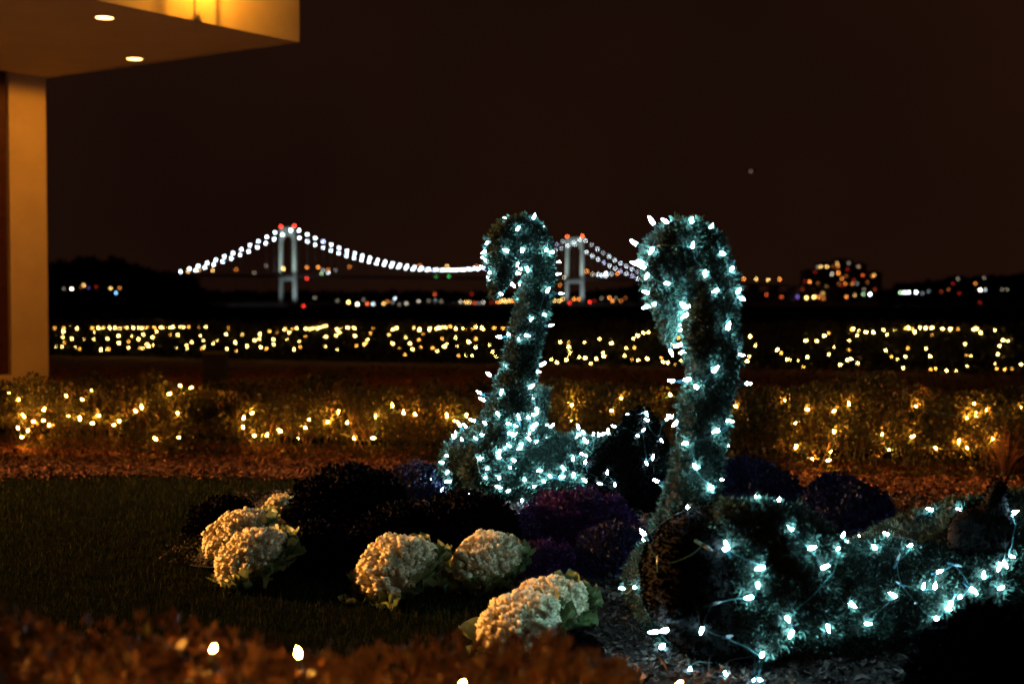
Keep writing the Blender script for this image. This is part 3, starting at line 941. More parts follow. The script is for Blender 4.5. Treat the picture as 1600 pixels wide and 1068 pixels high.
def mound_mesh(name, seed, mat, n=7000):
    r = np.random.default_rng(seed)
    z = r.random(n); ph = r.random(n) * 2 * np.pi
    rr = np.sqrt(np.maximum(0, 1 - z * z))
    k = r.beta(6, 1.3, n)
    base = np.stack([rr * np.cos(ph), rr * np.sin(ph), z], 1)
    lum = np.array([noise.noise(Vector(b) * 3.2 + Vector((seed * 3.7, 0, 0))) for b in base])
    p = base * (k * (1 + .16 * lum))[:, None]
    d = base + r.normal(size=(n, 3)) * .7
    V, F = leaf_arrays(p, d, .085 * (.6 + .8 * r.random(n)), .075, .4, r)
    cl = np.array([noise.noise(Vector(b) * 4.5) for b in base])
    sh = np.clip(.45 + .3 * cl + r.normal(size=n) * .2, 0, 1)
    return mesh_np(name, V, F, mat, shade=np.repeat(sh, 2))
MOUNDS = {k: [mound_mesh('foliage', i + 10 * j, M[k]) for i in range(2)] for j, k in enumerate(('purple', 'purple_blue', 'plum'))}
mb = MB()
for k in range(5):
    a = k * 1.257
    mb.tube([(0, 0, 0), (.2 * math.cos(a), .2 * math.sin(a), .3), (.5 * math.cos(a), .5 * math.sin(a), .6)], [.05, .04, .02], 4, False)
STEMS = mb.mesh('stems', M['twig'])

def dark_mound(px, by, w, h, mat, label):
    g = G(px, by)
    k = g.y / FPX
    root = thing('bedding_plant', g, label, 'plant', 'dark bedding plants around the swans')
    o = obj('foliage', random.choice(MOUNDS[mat]), root)
    o.scale = (w * .5 * k, w * .42 * k, h * .93 * k)
    o.rotation_euler = (0, 0, 0)
    o['kind'] = 'stuff'
    s = obj('stems', STEMS, root); s.scale = o.scale

for a in [(352, 832, 125, 62, 'plum', 'black low mound at the far left end of the bed, behind cream kale'),
          (548, 812, 200, 92, 'plum', 'big black rounded plant rising against the orange mulch'),
          (655, 782, 120, 66, 'purple_blue', 'bluish purple plant left of the rear swan breast'),
          (725, 846, 190, 84, 'plum', 'black mound directly in front of the rear swan breast'),
          (490, 885, 170, 76, 'plum', 'black plant between the left cream pair and the widest kale'),
          (625, 850, 150, 70, 'plum', 'black mound right behind the widest cream kale'),
          (905, 842, 200, 84, 'purple', 'purple mound in front of the rear swan wings'),
          (845, 900, 140, 60, 'purple', 'deep purple plant right of the round cream kale'),
          (960, 898, 140, 88, 'purple_blue', 'violet plant against the left of the front swan breast'),
          (1170, 810, 190, 96, 'purple_blue', 'dark violet mound just right of the front swan neck'),
          (1310, 830, 190, 90, 'purple_blue', 'dark violet mound above the front swan back, before the mulch'),
          (1540, 1085, 240, 150, 'plum', 'large black plant at the bottom right below the swan tail'),
          (1035, 800, 120, 60, 'plum', 'black plant between the rear swan tail and front neck'),
          (880, 1022, 130, 40, 'plum', 'low black plant under the lowest cream kale')]:
    dark_mound(*a)

def dry_leaf(px, py, size, label, rot, tilt=.5):
    g = G(px, py)
    out = [(0, -.5), (.18, -.35), (.42, -.30), (.30, -.08), (.50, .12), (.24, .18), (.16, .42), (0, .55), (-.16, .42), (-.24, .18), (-.50, .12), (-.30, -.08), (-.42, -.30), (-.18, -.35)]
    V = [(x, y, .10 * abs(x) + .12 * y * y) for x, y in out] + [(0, 0, .02)]
    V += [(x, y, z - .02) for x, y, z in V]
    n = len(out); F = []
    for k in range(n):
        F += [(k, (k + 1) % n, n), (n + 1 + (k + 1) % n, n + 1 + k, 2 * n + 1), (k, n + 1 + k, n + 1 + (k + 1) % n), (k, n + 1 + (k + 1) % n, (k + 1) % n)]
    o = obj('fallen_leaf', mesh_np('fallen_leaf', np.array(V) * size, np.array(F), M['dry_leaf']), None, g + Vector((0, 0, size * .35)))
    o.rotation_euler = (tilt, .2, rot)
    tag(o, label, 'leaf', 'dry leaves fallen in the bed')
dry_leaf(692, 918, .10, 'pinkish dry leaf between the widest and the round cream kale', .6, 1.0)
dry_leaf(945, 930, .055, 'small pale dry leaf on the soil right of the whitish kale', 2.0, .4)
dry_leaf(712, 930, .05, 'small brown dry leaf at the foot of the round kale', 1.2, .5)
dry_leaf(1006, 962, .05, 'pale dry leaf on the soil below the front swan breast', 2.9, .3)

# litter on the bed soil, bark chips on the mulch, grass blades on the lawn
def chips(name, n, sampler, size, mat, lift=.01):
    p = []
    while len(p) < n:
        x, y = sampler()
        p.append((x, y, gz(x, y) + lift + random.uniform(0, .012)))
    p = np.array(p)
    d = rng.normal(size=(n, 3)) * np.array([1, 1, .45])
    L = size * (.5 + rng.random(n) * 1.2)
    return leaves_obj(name, p, d, L, L * .4, mat, rng.random(n), None, True, fold=.5)
def bed_sample():
    while True:
        x, y = random.uniform(-1.3, 2.4), random.uniform(2.7, 6.8)
        if y > bed_near(x) - 1.7 * max(0, min(1, (x - .05) / .5)): return x, y
chips('leaf_litter', 30000, bed_sample, .015, M['litter'], .016)
def near_soil():
    while True:
        x, y = random.uniform(-.1, 1.5), random.uniform(2.8, 4.7)
        if y > bed_near(x) - 1.7 * max(0, min(1, (x - .05) / .5)): return x, y
chips('leaf_litter', 9000, near_soil, .019, M['litter'], .016)
chips('leaf_litter', 700, near_soil, .04, M['litter'], .022)
def mulch_sample():
    x = random.uniform(-4.8, 4.6); return x, mulch_near(x) - abs(random.gauss(0, .10)) if random.random() < .08 else random.uniform(mulch_near(x), hedge_y(x) + .2)
chips('bark_chips', 36000, mulch_sample, .024, M['chips'], .012)
def mulch2_sample():
    d = random.uniform(10.5, 20); return random.uniform(-.40, .40) * d, d
chips('bark_chips', 9000, mulch2_sample, .06, M['chips'], .012)
n = 150000
gx = rng.uniform(-4.2, 1.4, n); gy = rng.uniform(2.6, 8.3, n)
keep = []
for i in range(n):
    x, y = gx[i], gy[i]
    inb = (x > -1.2 and y > bed_near(x) - 1.7 * max(0, min(1, (x - .05) / .5)) + .05 and y < 6.8)
    keep.append(not inb and y < mulch_near(x) + abs(random.gauss(0, .12)) and abs(x) < .42 * y)
keep = np.array(keep); gx, gy = gx[keep], gy[keep]; n = len(gx)
gp = np.stack([gx, gy, [gz(x, y) - .004 for x, y in zip(gx, gy)]], 1)
gd = np.stack([rng.normal(size=n) * .35, rng.normal(size=n) * .35, np.ones(n)], 1)
gl = .018 + .02 * rng.random(n)
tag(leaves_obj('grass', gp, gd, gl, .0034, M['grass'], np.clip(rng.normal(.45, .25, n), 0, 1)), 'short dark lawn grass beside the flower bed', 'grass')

# dark utility box on the mulch beyond the hedge
b0 = G(337, 612)
ub = thing('utility_box', b0, 'dark box shaped pedestal standing beyond the left low hedge', 'utility box')
k = b0.y / FPX
mb = MB(); mb.box((0, 0, .20), (34 * k, 30 * k, .40)); mb.build('cabinet', M['dark_box'], ub)
mb = MB(); mb.box((0, 0, .415), (38 * k, 34 * k, .03), taper=.9); mb.build('lid', M['dark_box'], ub)

# ------------------------------------------------------------------ the building at the left
Cc = Vector((-2.08, 14.0)); u2 = Vector((-.815, .579)); v2 = Vector((-.579, -.815))
ZS, ZT = 3.5, 5.2
def B(a, b, z): 
    p = Cc + u2 * a + v2 * b
    return Vector((p.x, p.y, z))
bl0 = B(6, 6, 0)
bld = thing('building', bl0, 'orange lit stucco building with a deep overhanging canopy at left', 'building')
def slab(name, a0, a1, b0, b1, z0, z1, mat, parent=bld, off=None):
    off = bl0 if off is None else off
    mb = MB()
    mb.hexa([B(a0, b0, z0) - off, B(a0, b1, z0) - off, B(a1, b1, z0) - off, B(a1, b0, z0) - off,
             B(a0, b0, z1) - off, B(a0, b1, z1) - off, B(a1, b1, z1) - off, B(a1, b0, z1) - off])
    return mb.build(name, mat, parent)
DEPTH = 3.97
slab('soffit', .04, DEPTH - .002, .04, 18, ZS, ZS + .08, M['soffit'])
slab('fascia', 0, .038, 0, 18, ZS - .012, ZT, M['stucco'])
slab('fascia', .04, DEPTH + 6, 0, .038, ZS - .012, ZT, M['stucco'])
slab('roof', 0, 12, 0, 18, ZT + .002, ZT + .12, M['stucco'])
mb = MB()
for ia in range(5):
    for ib in range(14):
        o0 = Vector(bl0)
        a0, b0 = ia * .78 + .02, ib * .78 + .02
        mb.hexa([B(a, b, z) for z in (-.12, .035) for a, b in ((a0, b0), (a0, b0 + .76), (a0 + .76, b0 + .76), (a0 + .76, b0))])
tag(mb.build('pavement', M['paving']), kind='structure')
# wall in the plane a = DEPTH with a tall window, return wall at b = 0
slab('wall', DEPTH, DEPTH + .3, .002, .49, -.1, ZS - .002, M['stucco'])
slab('wall', DEPTH, DEPTH + .3, .492, 2.45, -.1, .13, M['stucco'])
slab('wall', DEPTH, DEPTH + .3, 2.452, 18, -.1, ZS - .002, M['stucco'])
slab('wall', DEPTH + .302, DEPTH + 6, .002, .3, -.1, ZS - .002, M['stucco'])
slab('wall', DEPTH + 5.7, DEPTH + 6, .302, 18, -.1, ZS - .002, M['stucco'])
wn = slab('window', DEPTH + .14, DEPTH + .17, .605, 2.345, .235, ZS - .155, M['dark_glass'])
wo_ = wn
for nm, aa in (('frame', (.05, .25, .493, .61, .132, ZS - .004)), ('frame', (.05, .25, 2.34, 2.449, .132, ZS - .004)),
               ('frame', (.05, .25, .612, 2.338, .132, .24)), ('frame', (.05, .25, .612, 2.338, ZS - .16, ZS - .004)),
               ('frame', (.08, .2, 1.46, 1.54, .242, ZS - .162))):
    slab(nm, DEPTH + aa[0], DEPTH + aa[1], aa[2], aa[3], aa[4], aa[5], M['mahogany'], wn)
slab('sill', DEPTH - .05, DEPTH - .002, .52, 2.48, .08, .128, M['stucco'], wn)

def lamp(name, kind, loc, energy, col, parent, size=.05, rot=None, angle=None, blend=.6):
    l = bpy.data.lights.new(name, kind)
    l.energy, l.color = energy, col
    if kind == 'SPOT':
        l.spot_size, l.spot_blend = angle, blend
    l.shadow_soft_size = size
    o = bpy.data.objects.new(name, l)
    o.location = loc
    if rot is not None: o.rotation_euler = rot
    link(o, parent)
    return o

def downlight(a, b, label):
    p = B(a, b, ZS)
    r = thing('downlight', p, label, 'ceiling light', 'round downlights in the canopy soffit')
    mb = MB(); mb.lathe([(.080, -.002), (.080, -.014), (.105, -.010), (.107, -.002)], 20); mb.build('trim', M['white_trim'], r, True)
    mb = MB(); mb.lathe([(.079, -.004), (.079, -.011), (.04, -.013)], 20); mb.build('lens', M['downlens'], r, True)
    lamp('downlight_lamp', 'SPOT', (0, 0, -.03), E_DOWN, DOWN_COL, r, .06, (0, 0, 0), math.radians(178), .12)
downlight(.56, 1.9, 'round downlight in the soffit, nearer one below the wall lantern')
downlight(2.09, .29, 'round downlight in the soffit close to its far lower edge')
# garden floodlight on the house wall, aimed at the bed (its warm light falls on the kale from the left)
fp_ = B(DEPTH - .17, 9.5, 2.55)
fl = thing('floodlight', fp_, 'garden floodlight on the house wall aimed at the flower bed', 'floodlight')
aim = (Vector((-.8, 5.75, .2)) - fp_).normalized()
mb = MB(); mb.lathe([(.05, -.16), (.075, -.12), (.095, 0), (.10, .03), (.088, .03), (.08, -.02)], 14, (0, 0, -.16), aim); mb.build('housing', M['iron'], fl, True)
mb = MB(); mb.lathe([(.085, .012), (.085, .018)], 14, (0, 0, -.16), aim); mb.build('lens', M['downlens'], fl)
mb = MB(); mb.tube([(0, 0, -.16), Vector((0, 0, -.16)) + Vector((u2.x, u2.y, 0)) * .165], .015, 6); mb.build('bracket', M['iron'], fl)
lamp('flood_lamp', 'SPOT', Vector((0, 0, -.16)) + aim * .06, E_FLOOD, FLOOD_COL, fl, .06, aim.to_track_quat('-Z', 'Y').to_euler(), math.radians(34), .65)

# wall lantern on the fascia
lp = B(-.02, 1.33, 3.66)
ln = thing('wall_lantern', lp, 'black wall lantern hanging on the lit canopy fascia', 'lantern')
ou = -Vector((u2.x, u2.y, 0))
q0 = ou * .17
mb = MB(); mb.lathe([(.004, 0), (.022, .03), (.012, .06), (.05, .10), (.095, .15), (.10, .17)], 8, q0); mb.build('finial', M['iron'], ln)
for k in range(6):
    a = k * math.pi / 3 + .524
    mb = MB()
    mb.tube([q0 + Vector((.096 * math.cos(a), .096 * math.sin(a), .17)), q0 + Vector((.125 * math.cos(a), .125 * math.sin(a), .55))], .005, 5)
    mb.build('rib', M['iron'], ln)
mb = MB(); mb.lathe([(.15, .55), (.16, .57), (.10, .66), (.03, .74), (.012, .80)], 8, q0); mb.build('cap', M['iron'], ln)
mb = MB(); mb.box(ou * .012 + Vector((0, 0, .66)), (.06, .06, .2)); mb.tube([ou * .02 + Vector((0, 0, .66)), q0 + Vector((0, 0, .68))], .012, 6); mb.build('bracket', M['iron'], ln)
mb = MB(); mb.lathe([(.012, .24), (.022, .28), (.018, .35), (.004, .40)], 8, q0); mb.build('flame_bulb', M['lantern_glass'], ln, True)
lamp('lantern_lamp', 'POINT', q0 + Vector((0, 0, .46)), E_LANTERN, SODIUM, ln, .012)

# ------------------------------------------------------------------ the suspension bridge
TL = P(450, HOR, 2126); TR = P(898, HOR, 2490)
TL = Vector((TL.x, TL.y)); TR = Vector((TR.x, TR.y))
bd = (TR - TL).normalized(); bn = Vector((bd.y, -bd.x))
SPAN = (TR - TL).length
ZW, ZDECK, ZTOP = -9.0, 33.5, 104.5
SEP = 19.5
br0 = Vector((TL.x, TL.y, ZW))
bridge = thing('suspension_bridge', br0, 'distant lit suspension bridge with two arched towers and lamp strung cables', 'bridge')
def BP(s, t, z):
    p = TL + bd * s + bn * t
    return Vector((p.x, p.y, z)) - br0
def bbox(mb, s0, s1, t0, t1, z0, z1, s0b=None):
    mb.hexa([BP(s0, t0, z0), BP(s1, t0, z0), BP(s1, t1, z0), BP(s0, t1, z0), BP(s0, t0, z1), BP(s1, t0, z1), BP(s1, t1, z1), BP(s0, t1, z1)])
mb = MB()
for s in np.arange(-900, SPAN + 1400, 40):
    zf = lambda q: ZDECK - (max(0, -q - 169) * .022) - (max(0, q - SPAN - 169) * .022)
    z0, z1 = zf(s), zf(s + 40)
    mb.hexa([BP(s, -SEP, z0 - 3), BP(s + 40, -SEP, z1 - 3), BP(s + 40, SEP, z1 - 3), BP(s, SEP, z0 - 3), BP(s, -SEP, z0), BP(s + 40, -SEP, z1), BP(s + 40, SEP, z1), BP(s, SEP, z0)])
mb.build('deck', M['deck'], bridge)
for s in list(np.arange(-880, -160, 60)) + list(np.arange(SPAN + 170, SPAN + 1300, 60)):
    mb = MB(); z = ZDECK - max(0, -s - 169) * .022 - max(0, s - SPAN - 169) * .022 - 3
    bbox(mb, s - 2, s + 2, -12, 12, ZW - 1, z - .05); mb.build('pier', M['deck'], bridge)

def tower(s):
    for t in (-1, 1):
        mb = MB()
        w0, w1 = 2.9, 2.0
        c = t * SEP
        mb.hexa([BP(s - 1.6, c - w0, ZW), BP(s + 1.6, c - w0, ZW), BP(s + 1.6, c + w0, ZW), BP(s - 1.6, c + w0, ZW),
                 BP(s - 1.3, c - w1, ZTOP - 14), BP(s + 1.3, c - w1, ZTOP - 14), BP(s + 1.3, c + w1, ZTOP - 14), BP(s - 1.3, c + w1, ZTOP - 14)])
        mb.build('tower_leg', M['steel'], bridge)
    # arched portal head
    mb = MB()
    n = 10; inner = []
    xi = SEP - 2.0
    for k in range(n + 1):
        a = math.pi * k / n
        inner.append((-xi * math.cos(a), ZTOP - 24 + 13 * math.sin(a)))
    for k in range(n):
        (x0, z0), (x1, z1) = inner[k], inner[k + 1]
        mb.hexa([BP(s - 1.35, x0, z0), BP(s + 1.35, x0, z0), BP(s + 1.35, x1, z1), BP(s - 1.35, x1, z1),
                 BP(s - 1.35, x0, ZTOP), BP(s + 1.35, x0, ZTOP), BP(s + 1.35, x1, ZTOP), BP(s - 1.35, x1, ZTOP)])
    for t in (-1, 1):
        bbox(mb, s - 1.4, s + 1.4, t * SEP - 2.1, t * SEP + 2.1, ZTOP - 14, ZTOP + .4)
    mb.build('portal', M['steel'], bridge)
    mb = MB(); bbox(mb, s - 2.5, s + 2.5, -SEP + 4, SEP - 4, ZDECK - 8, ZDECK - 3.2); mb.build('cross_beam', M['steel'], bridge)

def cable_z(s):
    zm = 43.5
    if 0 <= s <= SPAN:
        x = (s / SPAN - .5) * 2
        return zm + (ZTOP - 3 - zm) * x * x
    q = (-s if s < 0 else s - SPAN) / 169
    ze = ZDECK + 1.5
    return (ZTOP - 3) + (ze - (ZTOP - 3)) * q - 5.5 * math.sin(math.pi * min(1, q))

def sphere_mesh(name, r, mat, n=8):
    mb = MB(); mb.lathe([(r * math.sin(a), -r * math.cos(a)) for a in np.linspace(.15, math.pi - .15, 6)], n)
    return mb.mesh(name, mat, True)
COLS = {'w': (.78, .92, 1.0), 'v': (.55, .60, 1.0), 'o': (1, .30, .05), 'y': (1, .58, .16), 'r': (1, .04, .02), 'g': (.06, .85, .18), 'c': (1, .86, .62), 'b': (.22, .55, 1.0), 'p': (.28, .16, .9), 'l': (.62, 1.0, .50), 'q': (1.0, .13, .03)}
RL = 1.0
LAMPM = {}
def lampmesh(c, lev):
    k = (c, lev)
    if k not in LAMPM:
        LAMPM[k] = sphere_mesh('lamp', 1.0, glow('lamp_%s_%d' % ({'w':'white','v':'violet','o':'orange','y':'yellow','r':'red','g':'green','c':'cream','b':'blue','p':'purple','l':'lime','q':'scarlet'}[c], lev),
                                COLS[c], (1.6, 6, 14, 28)[lev], False))
    return LAMPM[k]
NL = 41
for t in (-1, 1):
    pts = [BP(s, t * SEP, cable_z(s)) for s in np.linspace(-169, SPAN + 169, 120)]
    mb = MB(); mb.tube(pts, .38, 5); mb.build('main_cable', M['deck'], bridge)
    mb = MB()
    sp = SPAN / NL
    ph = .4 + .15 * t
    ss = [sp * (k + ph) for k in range(NL)] + [-sp * (k + 1 - ph) for k in range(13)] + [SPAN + sp * (k + ph) for k in range(13)]
    for s in ss:
        z = cable_z(s)
        if z > ZDECK + 2: mb.tube([BP(s, t * SEP, ZDECK), BP(s, t * SEP, z)], .1, 3, False)
    o = mb.build('suspenders', M['deck'], bridge); o['kind'] = 'stuff'
    for i, s in enumerate(ss):
        if s < -169 or s > SPAN + 172: continue
        c = 'v' if random.random() < .07 else 'w'
        lev = 3 if s < SPAN * .75 else 2
        if s > SPAN * .8 and random.random() < .25: lev = 1
        o = obj('cable_lamp', lampmesh(c, lev), bridge, BP(s, t * SEP, cable_z(s) + 1.2))
        o.scale = (.95,) * 3
for s in (0, SPAN):
    tower(s)
    for t in (-1, 1):
        obj('beacon', lampmesh('r' if s == 0 else 'q', 3), bridge, BP(s, t * SEP, ZTOP + 2.5))
        # floodlights on the deck washing the tower legs and head
        for sg in (-1,):
            fl = obj('floodlight', sphere_mesh('floodlight', .8, M['pole']), bridge, BP(s + sg * 34, t * (SEP + 14), ZDECK + 1.5))
            tgt = BP(s, t * SEP * .8, 70)
            l = lamp('flood_lamp', 'SPOT', fl.location + Vector((0, 0, 1.6)), 105000, (.80, 1.0, .92), bridge, .5, None, math.radians(84), .5)
            l.rotation_euler = (tgt - l.location).to_track_quat('-Z', 'Y').to_euler()
        l = lamp('flood_lamp', 'SPOT', BP(s - 26, t * (SEP + 22), ZW + 10), 45000 if (t > 0 or s > 0) else 18000, (.80, .97, 1.0), bridge, .5, None, math.radians(80), .7)
        tgt = BP(s, t * SEP, 18)
        l.rotation_euler = (tgt - l.location).to_track_quat('-Z', 'Y').to_euler()

# ------------------------------------------------------------------ lamps along the far shore, one thing each
CN = {'w': 'white', 'v': 'pale violet', 'o': 'orange', 'y': 'yellow', 'r': 'red', 'g': 'green', 'c': 'cream', 'b': 'blue', 'p': 'purple', 'l': 'pale green', 'q': 'orange red'}
LIST = [
 (99.8,451,'c',0),(112,451,'c',3),(131,445.6,'y',2),(127,448,'o',0),(138,449.5,'p',0),(150,448,'r',0),(173,450,'y',2),(187,449.7,'o',1),(181.5,457.5,'b',2),
 (284,475,'l',1),(296.5,474.5,'l',3),(308,477,'c',2),(254.7,425,'o',1),
 (294,424,'y',2),(311,422,'y',1),(332,422.5,'y',2),(369,421,'o',1),(397,426,'c',0),(411,431,'w',1),(417.5,431,'w',1),(416,415,'c',0),(442.5,419.5,'y',3),
 (479.5,435,'r',2),(480,417.5,'o',2),(497,417,'o',2),(505,422.5,'w',1),(502,427.5,'l',1),(497,432.5,'v',1),(513,426,'w',2),(513,421,'o',1),(524.5,422,'w',0),(546,416.5,'o',1),
 (474,478,'r',2),(492,465,'c',0),(527,469.5,'c',0),(544.5,472,'y',3),(558.5,475,'c',3),(568,468,'c',0),(574,474.5,'q',2),(583,475,'w',2),(599.5,474,'y',2),(605,471,'o',1),(613,472,'c',0),(617,466,'w',2),(624,475.6,'c',0),(635,474,'c',1),
 (679.5,459.7,'q',1),(654,470.5,'c',1),(670,469.5,'c',0),(680,469,'w',0),(689.5,470.5,'c',0),(719.5,471,'c',1),(728,472,'y',2),(733,472,'y',2),(741.6,473,'q',1),(748.5,473.4,'w',0),(755,472,'c',1),(768,472.5,'r',0),(777.7,471.5,'o',2),(737,459,'r',0),
 (783,470.5,'y',2),(787,469,'y',2),(791,471,'y',2),(796,469.5,'y',2),(800,470,'o',2),(804,469.5,'o',2),
 (682,432.3,'g',1),(701.6,432,'g',1),(656,414.5,'o',1),(698.7,416,'y',2),(744,416,'o',1),
 (882,433,'c',1),(875,445.5,'o',1),(894,435.5,'r',1),(866,469.6,'y',2),(874,470,'y',2),(879,467,'y',2),(896.6,467,'o',2),(904.5,467,'o',2),(890,473,'r',2),(921.5,471.7,'r',2),(929,470,'r',0),(940,465.7,'c',0),(952,465,'o',2),(957,470,'o',2),(962,465.6,'c',0),(970,469.6,'o',1),(977,465.6,'o',0),
 (917,423.7,'o',2),(926,428,'c',1),(934.6,429,'w',2),(940,430,'w',2),(946.5,427.5,'w',3),(946.5,431,'w',2),(955,428,'w',1),(965,427,'o',2),
 (1162,435.5,'o',2),(1181.7,436,'y',2),(1200,437,'y',2),(1218,436,'o',2),(1183.7,454,'o',2),(1197.5,460.5,'q',1),(1204.7,465,'w',1),(1213.6,465,'w',2),(1221,463.7,'q',1),
 (1246,463,'p',1),(1260,465,'y',3),(1272,464,'y',3),(1279.5,464,'o',2),(1322.8,463.6,'o',2),(1335.5,461,'y',1),(1349,459.7,'l',1),(1359.5,459.5,'w',3),(1388,457.7,'w',0),
 (1407,457,'l',2),(1413,457,'w',3),(1419.7,456.5,'w',3),(1431.5,456.5,'w',3),(1441,458,'w',0),(1451,455,'w',0),(1470.6,455.5,'q',0),(1482,452,'o',0),(1499,458,'r',0),(1496.5,435.5,'c',0),(1489,443,'r',0),(1524,442.7,'o',1),(1531.6,452.7,'c',3),(1539.6,452.5,'w',1),(1537.6,433.8,'c',0),(1565.5,452,'c',0),(1573.6,452,'c',0),(1531,472,'r',0)]
POLE = {}
def region(px, py):
    if px < 320: return 'near the wooded headland at left'
    if px < 470: return 'beside the left bridge tower'
    if px < 760: return 'under the bridge main span'
    if px < 1010: return 'around the right bridge tower'
    if px < 1240: return 'just right of the front swan head'
    if px < 1380: return 'below the apartment blocks'
    return 'on the low shore at right'
ADJ = ('faint', 'soft', 'clear', 'brilliant')
ORD = ('leftmost', 'second from left', 'third from left', 'fourth from left', 'fifth from left', 'sixth from left', 'seventh from left', 'eighth from left', 'ninth from left', 'tenth from left')
LIST.sort()
SETS = {}
for e in LIST:
    SETS.setdefault('%s %s lamps %s' % (ADJ[e[3]], CN[e[2]], region(e[0], e[1])), []).append(e)
for px, py, c, lev in LIST:
    gname = '%s %s lamps %s' % (ADJ[lev], CN[c], region(px, py))
    mem = SETS[gname]; kth = mem.index((px, py, c, lev))
    if len(mem) == 1: lab = gname.replace(' lamps ', ' lamp ')
    elif kth == len(mem) - 1: lab = 'rightmost of the ' + gname
    else: lab = ORD[kth] + ' of the ' + gname
    d = 2850.0
    if px < 320: d = 400 if py < 460 else 620
    if px > 1390: d = 1500
    if py > HOR + .5: d = min(d, .80 * FPX * 8.2 / (py - HOR))
    if px < 320 and py < 430: d = 900
    p = P(px, py, d)
    # lamp on its own mast
    r = d / FPX * (.92 if lev < 3 else 1.15)
    name = 'street_lamp'
    base = Vector((p.x, p.y, -8.25))
    t = thing(name, base, lab, 'street lamp', gname)
    hgt = p.z - base.z
    if 'm' not in POLE:
        mb = MB(); mb.tube([(0, 0, 0), (0, 0, 1)], [.12, .08], 5); POLE['m'] = mb.mesh('pole', M['pole'])
    po = obj('pole', POLE['m'], t); po.scale = (1.2, 1.2, max(.2, hgt - r * .9))
    lo = obj('lamp', lampmesh(c, lev), t, (0, 0, hgt)); lo.scale = (r,) * 3

# apartment blocks at right with lit windows
WIN = [(1282.5,416.5,'y',2),(1278,417,'c',0),(1292,416.5,'y',2),(1308,411,'y',1),(1309,415,'o',1),(1310,426.5,'o',2),(1309,421,'o',0),(1300,428,'c',1),(1326,411,'c',0),(1343,417,'o',0),(1341,416,'c',0),(1348,430,'q',1),(1363.7,431,'o',1),(1366,430,'y',1),(1315.5,435,'o',1),(1321,443,'o',1),(1311,443.6,'o',0),(1332,443,'o',1),(1339,443,'w',0),(1265,440,'o',2),(1258,439,'r',0),(1273.6,425,'r',0),(1278,442,'o',0),(1286.6,448,'o',1),(1292,448,'y',1),(1286,458,'y',1),(1286.6,466,'o',1),(1297,462,'o',0),(1324,421,'r',0),(1322,431,'o',0),(1350,452,'c',0),(1367,452,'q',0),(1283,449,'o',1),(1254,452,'q',0),(1316,446,'r',0),(1355,441,'o',0),(1302,416,'o',0),(1334,437,'r',0)]
DBK = 2950.0
kb = DBK / FPX
def zpy(py): return P(800, py, DBK).z
for (x0, x1, ytop, lab) in ((1252, 1275, 422, 'dark low apartment block with few orange windows at cluster left'), (1275, 1299, 411, 'tall dark apartment block with lit top windows left of centre'),
                            (1299, 1331, 406, 'tallest dark apartment block in the middle of the distant cluster'), (1331, 1352, 412, 'tall dark apartment block right of the tallest one'), (1352, 1376, 425, 'dark stepped apartment block at the right end of the cluster')):
    cx = P((x0 + x1) / 2, HOR, DBK + 12).x
    base = Vector((cx, DBK + 12, -8.25))
    t = thing('apartment_block', base, lab, 'apartment block', 'distant apartment blocks')
    w = (x1 - x0) * kb - .6; h = zpy(ytop) + 8.25
    mb = MB(); mb.box((0, 0, h / 2), (w, 22, h)); mb.build('walls', M['block'], t)
    mb = MB(); mb.box((0, 0, h + 1.52), (w * .45, 9, 3)); mb.build('roof_house', M['block'], t)
    mb = MB()
    for z in np.arange(6, h - 2, 3.3): mb.box((0, -11.06, z), (w * .96, .1, .35))
    o = mb.build('floor_bands', M['deck'], t); o['kind'] = 'stuff'
    for (px, py, c, lev) in WIN:
        if x0 <= px < x1:
            q = P(px, py, DBK + .6)
            o = obj('window', None, t) if False else None
            mbw = MB(); mbw.box((0, 0, 0), (2.3, .3, 1.9))
            wmat = lampmesh(c, min(3, lev)).materials[0]
            mbw.build('window', wmat, t, loc=(q.x - cx, -11.25, q.z - base.z))

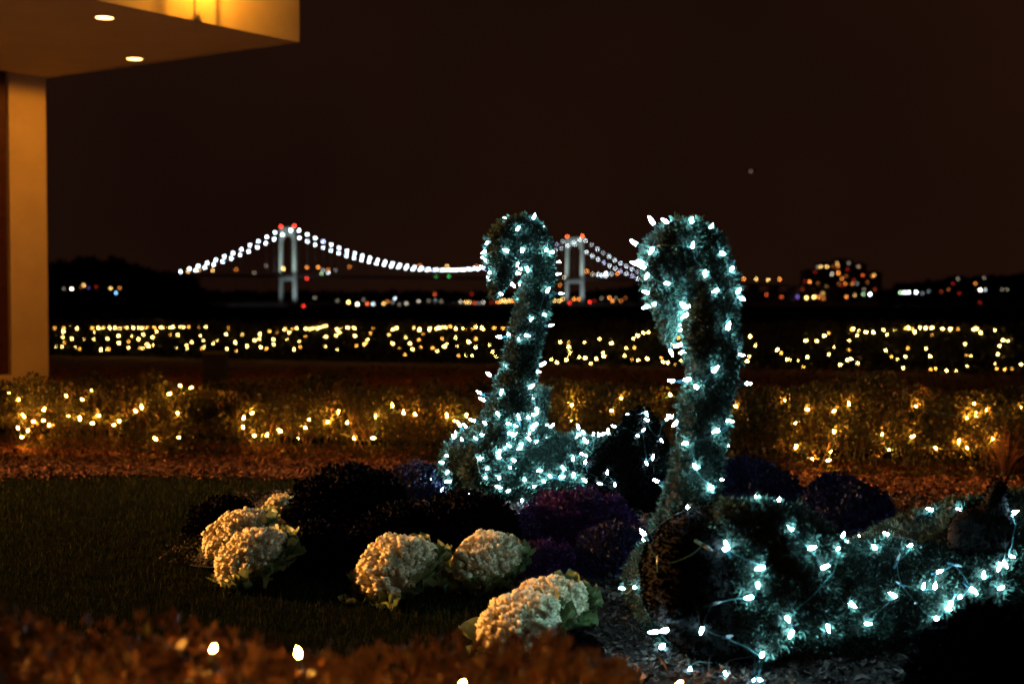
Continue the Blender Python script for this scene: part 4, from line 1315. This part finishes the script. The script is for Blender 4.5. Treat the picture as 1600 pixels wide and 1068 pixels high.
# woods: left headland, low far shore
def wood(name, prof, d, dep, n, size, label):
    pos, sh = [], []
    xs_ = [p[0] for p in prof]; yt = [p[1] for p in prof]
    for _ in range(n):
        px = random.uniform(xs_[0], xs_[-1]); dd = d + random.uniform(0, dep)
        ytop = np.interp(px, xs_, yt) + 5 * noise.noise(Vector((px * .06, 0, d))) + 2.5 * noise.noise(Vector((px * .25, 1, d)))
        zt = P(px, ytop, d).z
        t = random.random() ** .6
        z = -8.2 + (zt + 8.2) * t
        pos.append((ray(px, HOR).x * dd, dd, z))
    pos = np.array(pos)
    dr = rng.normal(size=(n, 3))
    tag(leaves_obj(name, pos, dr, size * (.6 + rng.random(n)), size, M['wood'], rng.random(n)), label, 'woods')
wood('woods', [(-120, 425), (40, 418), (80, 412), (110, 408), (150, 404), (190, 408), (220, 418), (250, 428), (285, 432), (304, 433), (308, 452), (325, 462)], 440, 50, 12000, 1.8, 'dark wooded headland at left behind a few small lamps')
wood('woods', [(300, 457), (600, 458), (900, 458), (1010, 448), (1240, 459), (1390, 460)], 3000, 200, 9000, 8, 'low dark tree line on the far shore under the bridge')
wood('woods', [(1375, 462), (1400, 448), (1450, 440), (1500, 436), (1560, 433), (1640, 430), (1800, 436)], 1650, 120, 9000, 5, 'dark tree line rising on the right shore')

# aeroplane light above the bay
ap = P(1173, 266, 4200)
pl = thing('airplane', ap, 'tiny airplane seen as one faint pale light high in the night sky', 'airplane')
mb = MB(); mb.tube([(-14, 0, 0), (-11, 0, 0), (10, 0, 0), (15, 0, .8)], [.3, 1.7, 1.7, .4], 8); mb.build('fuselage', M['pole'], pl, True)
mb = MB(); mb.hexa([(-3, -14, .1), (0, -14, .1), (4, 14, .1), (0, 14, .1), (-3, -14, .4), (0, -14, .4), (4, 14, .4), (0, 14, .4)]); mb.build('wing', M['pole'], pl)
mb = MB(); mb.hexa([(11, -.2, .5), (15, -.2, .5), (15, .2, .5), (11, .2, .5), (13.5, -.2, 5), (15.5, -.2, 5), (15.5, .2, 5), (13.5, .2, 5)]); mb.build('tail_fin', M['pole'], pl)
lo = obj('beacon', sphere_mesh('beacon', 3.0, glow('aircraft_light', (1, .55, .45), .45, False)), pl, (0, -2, -3.5))
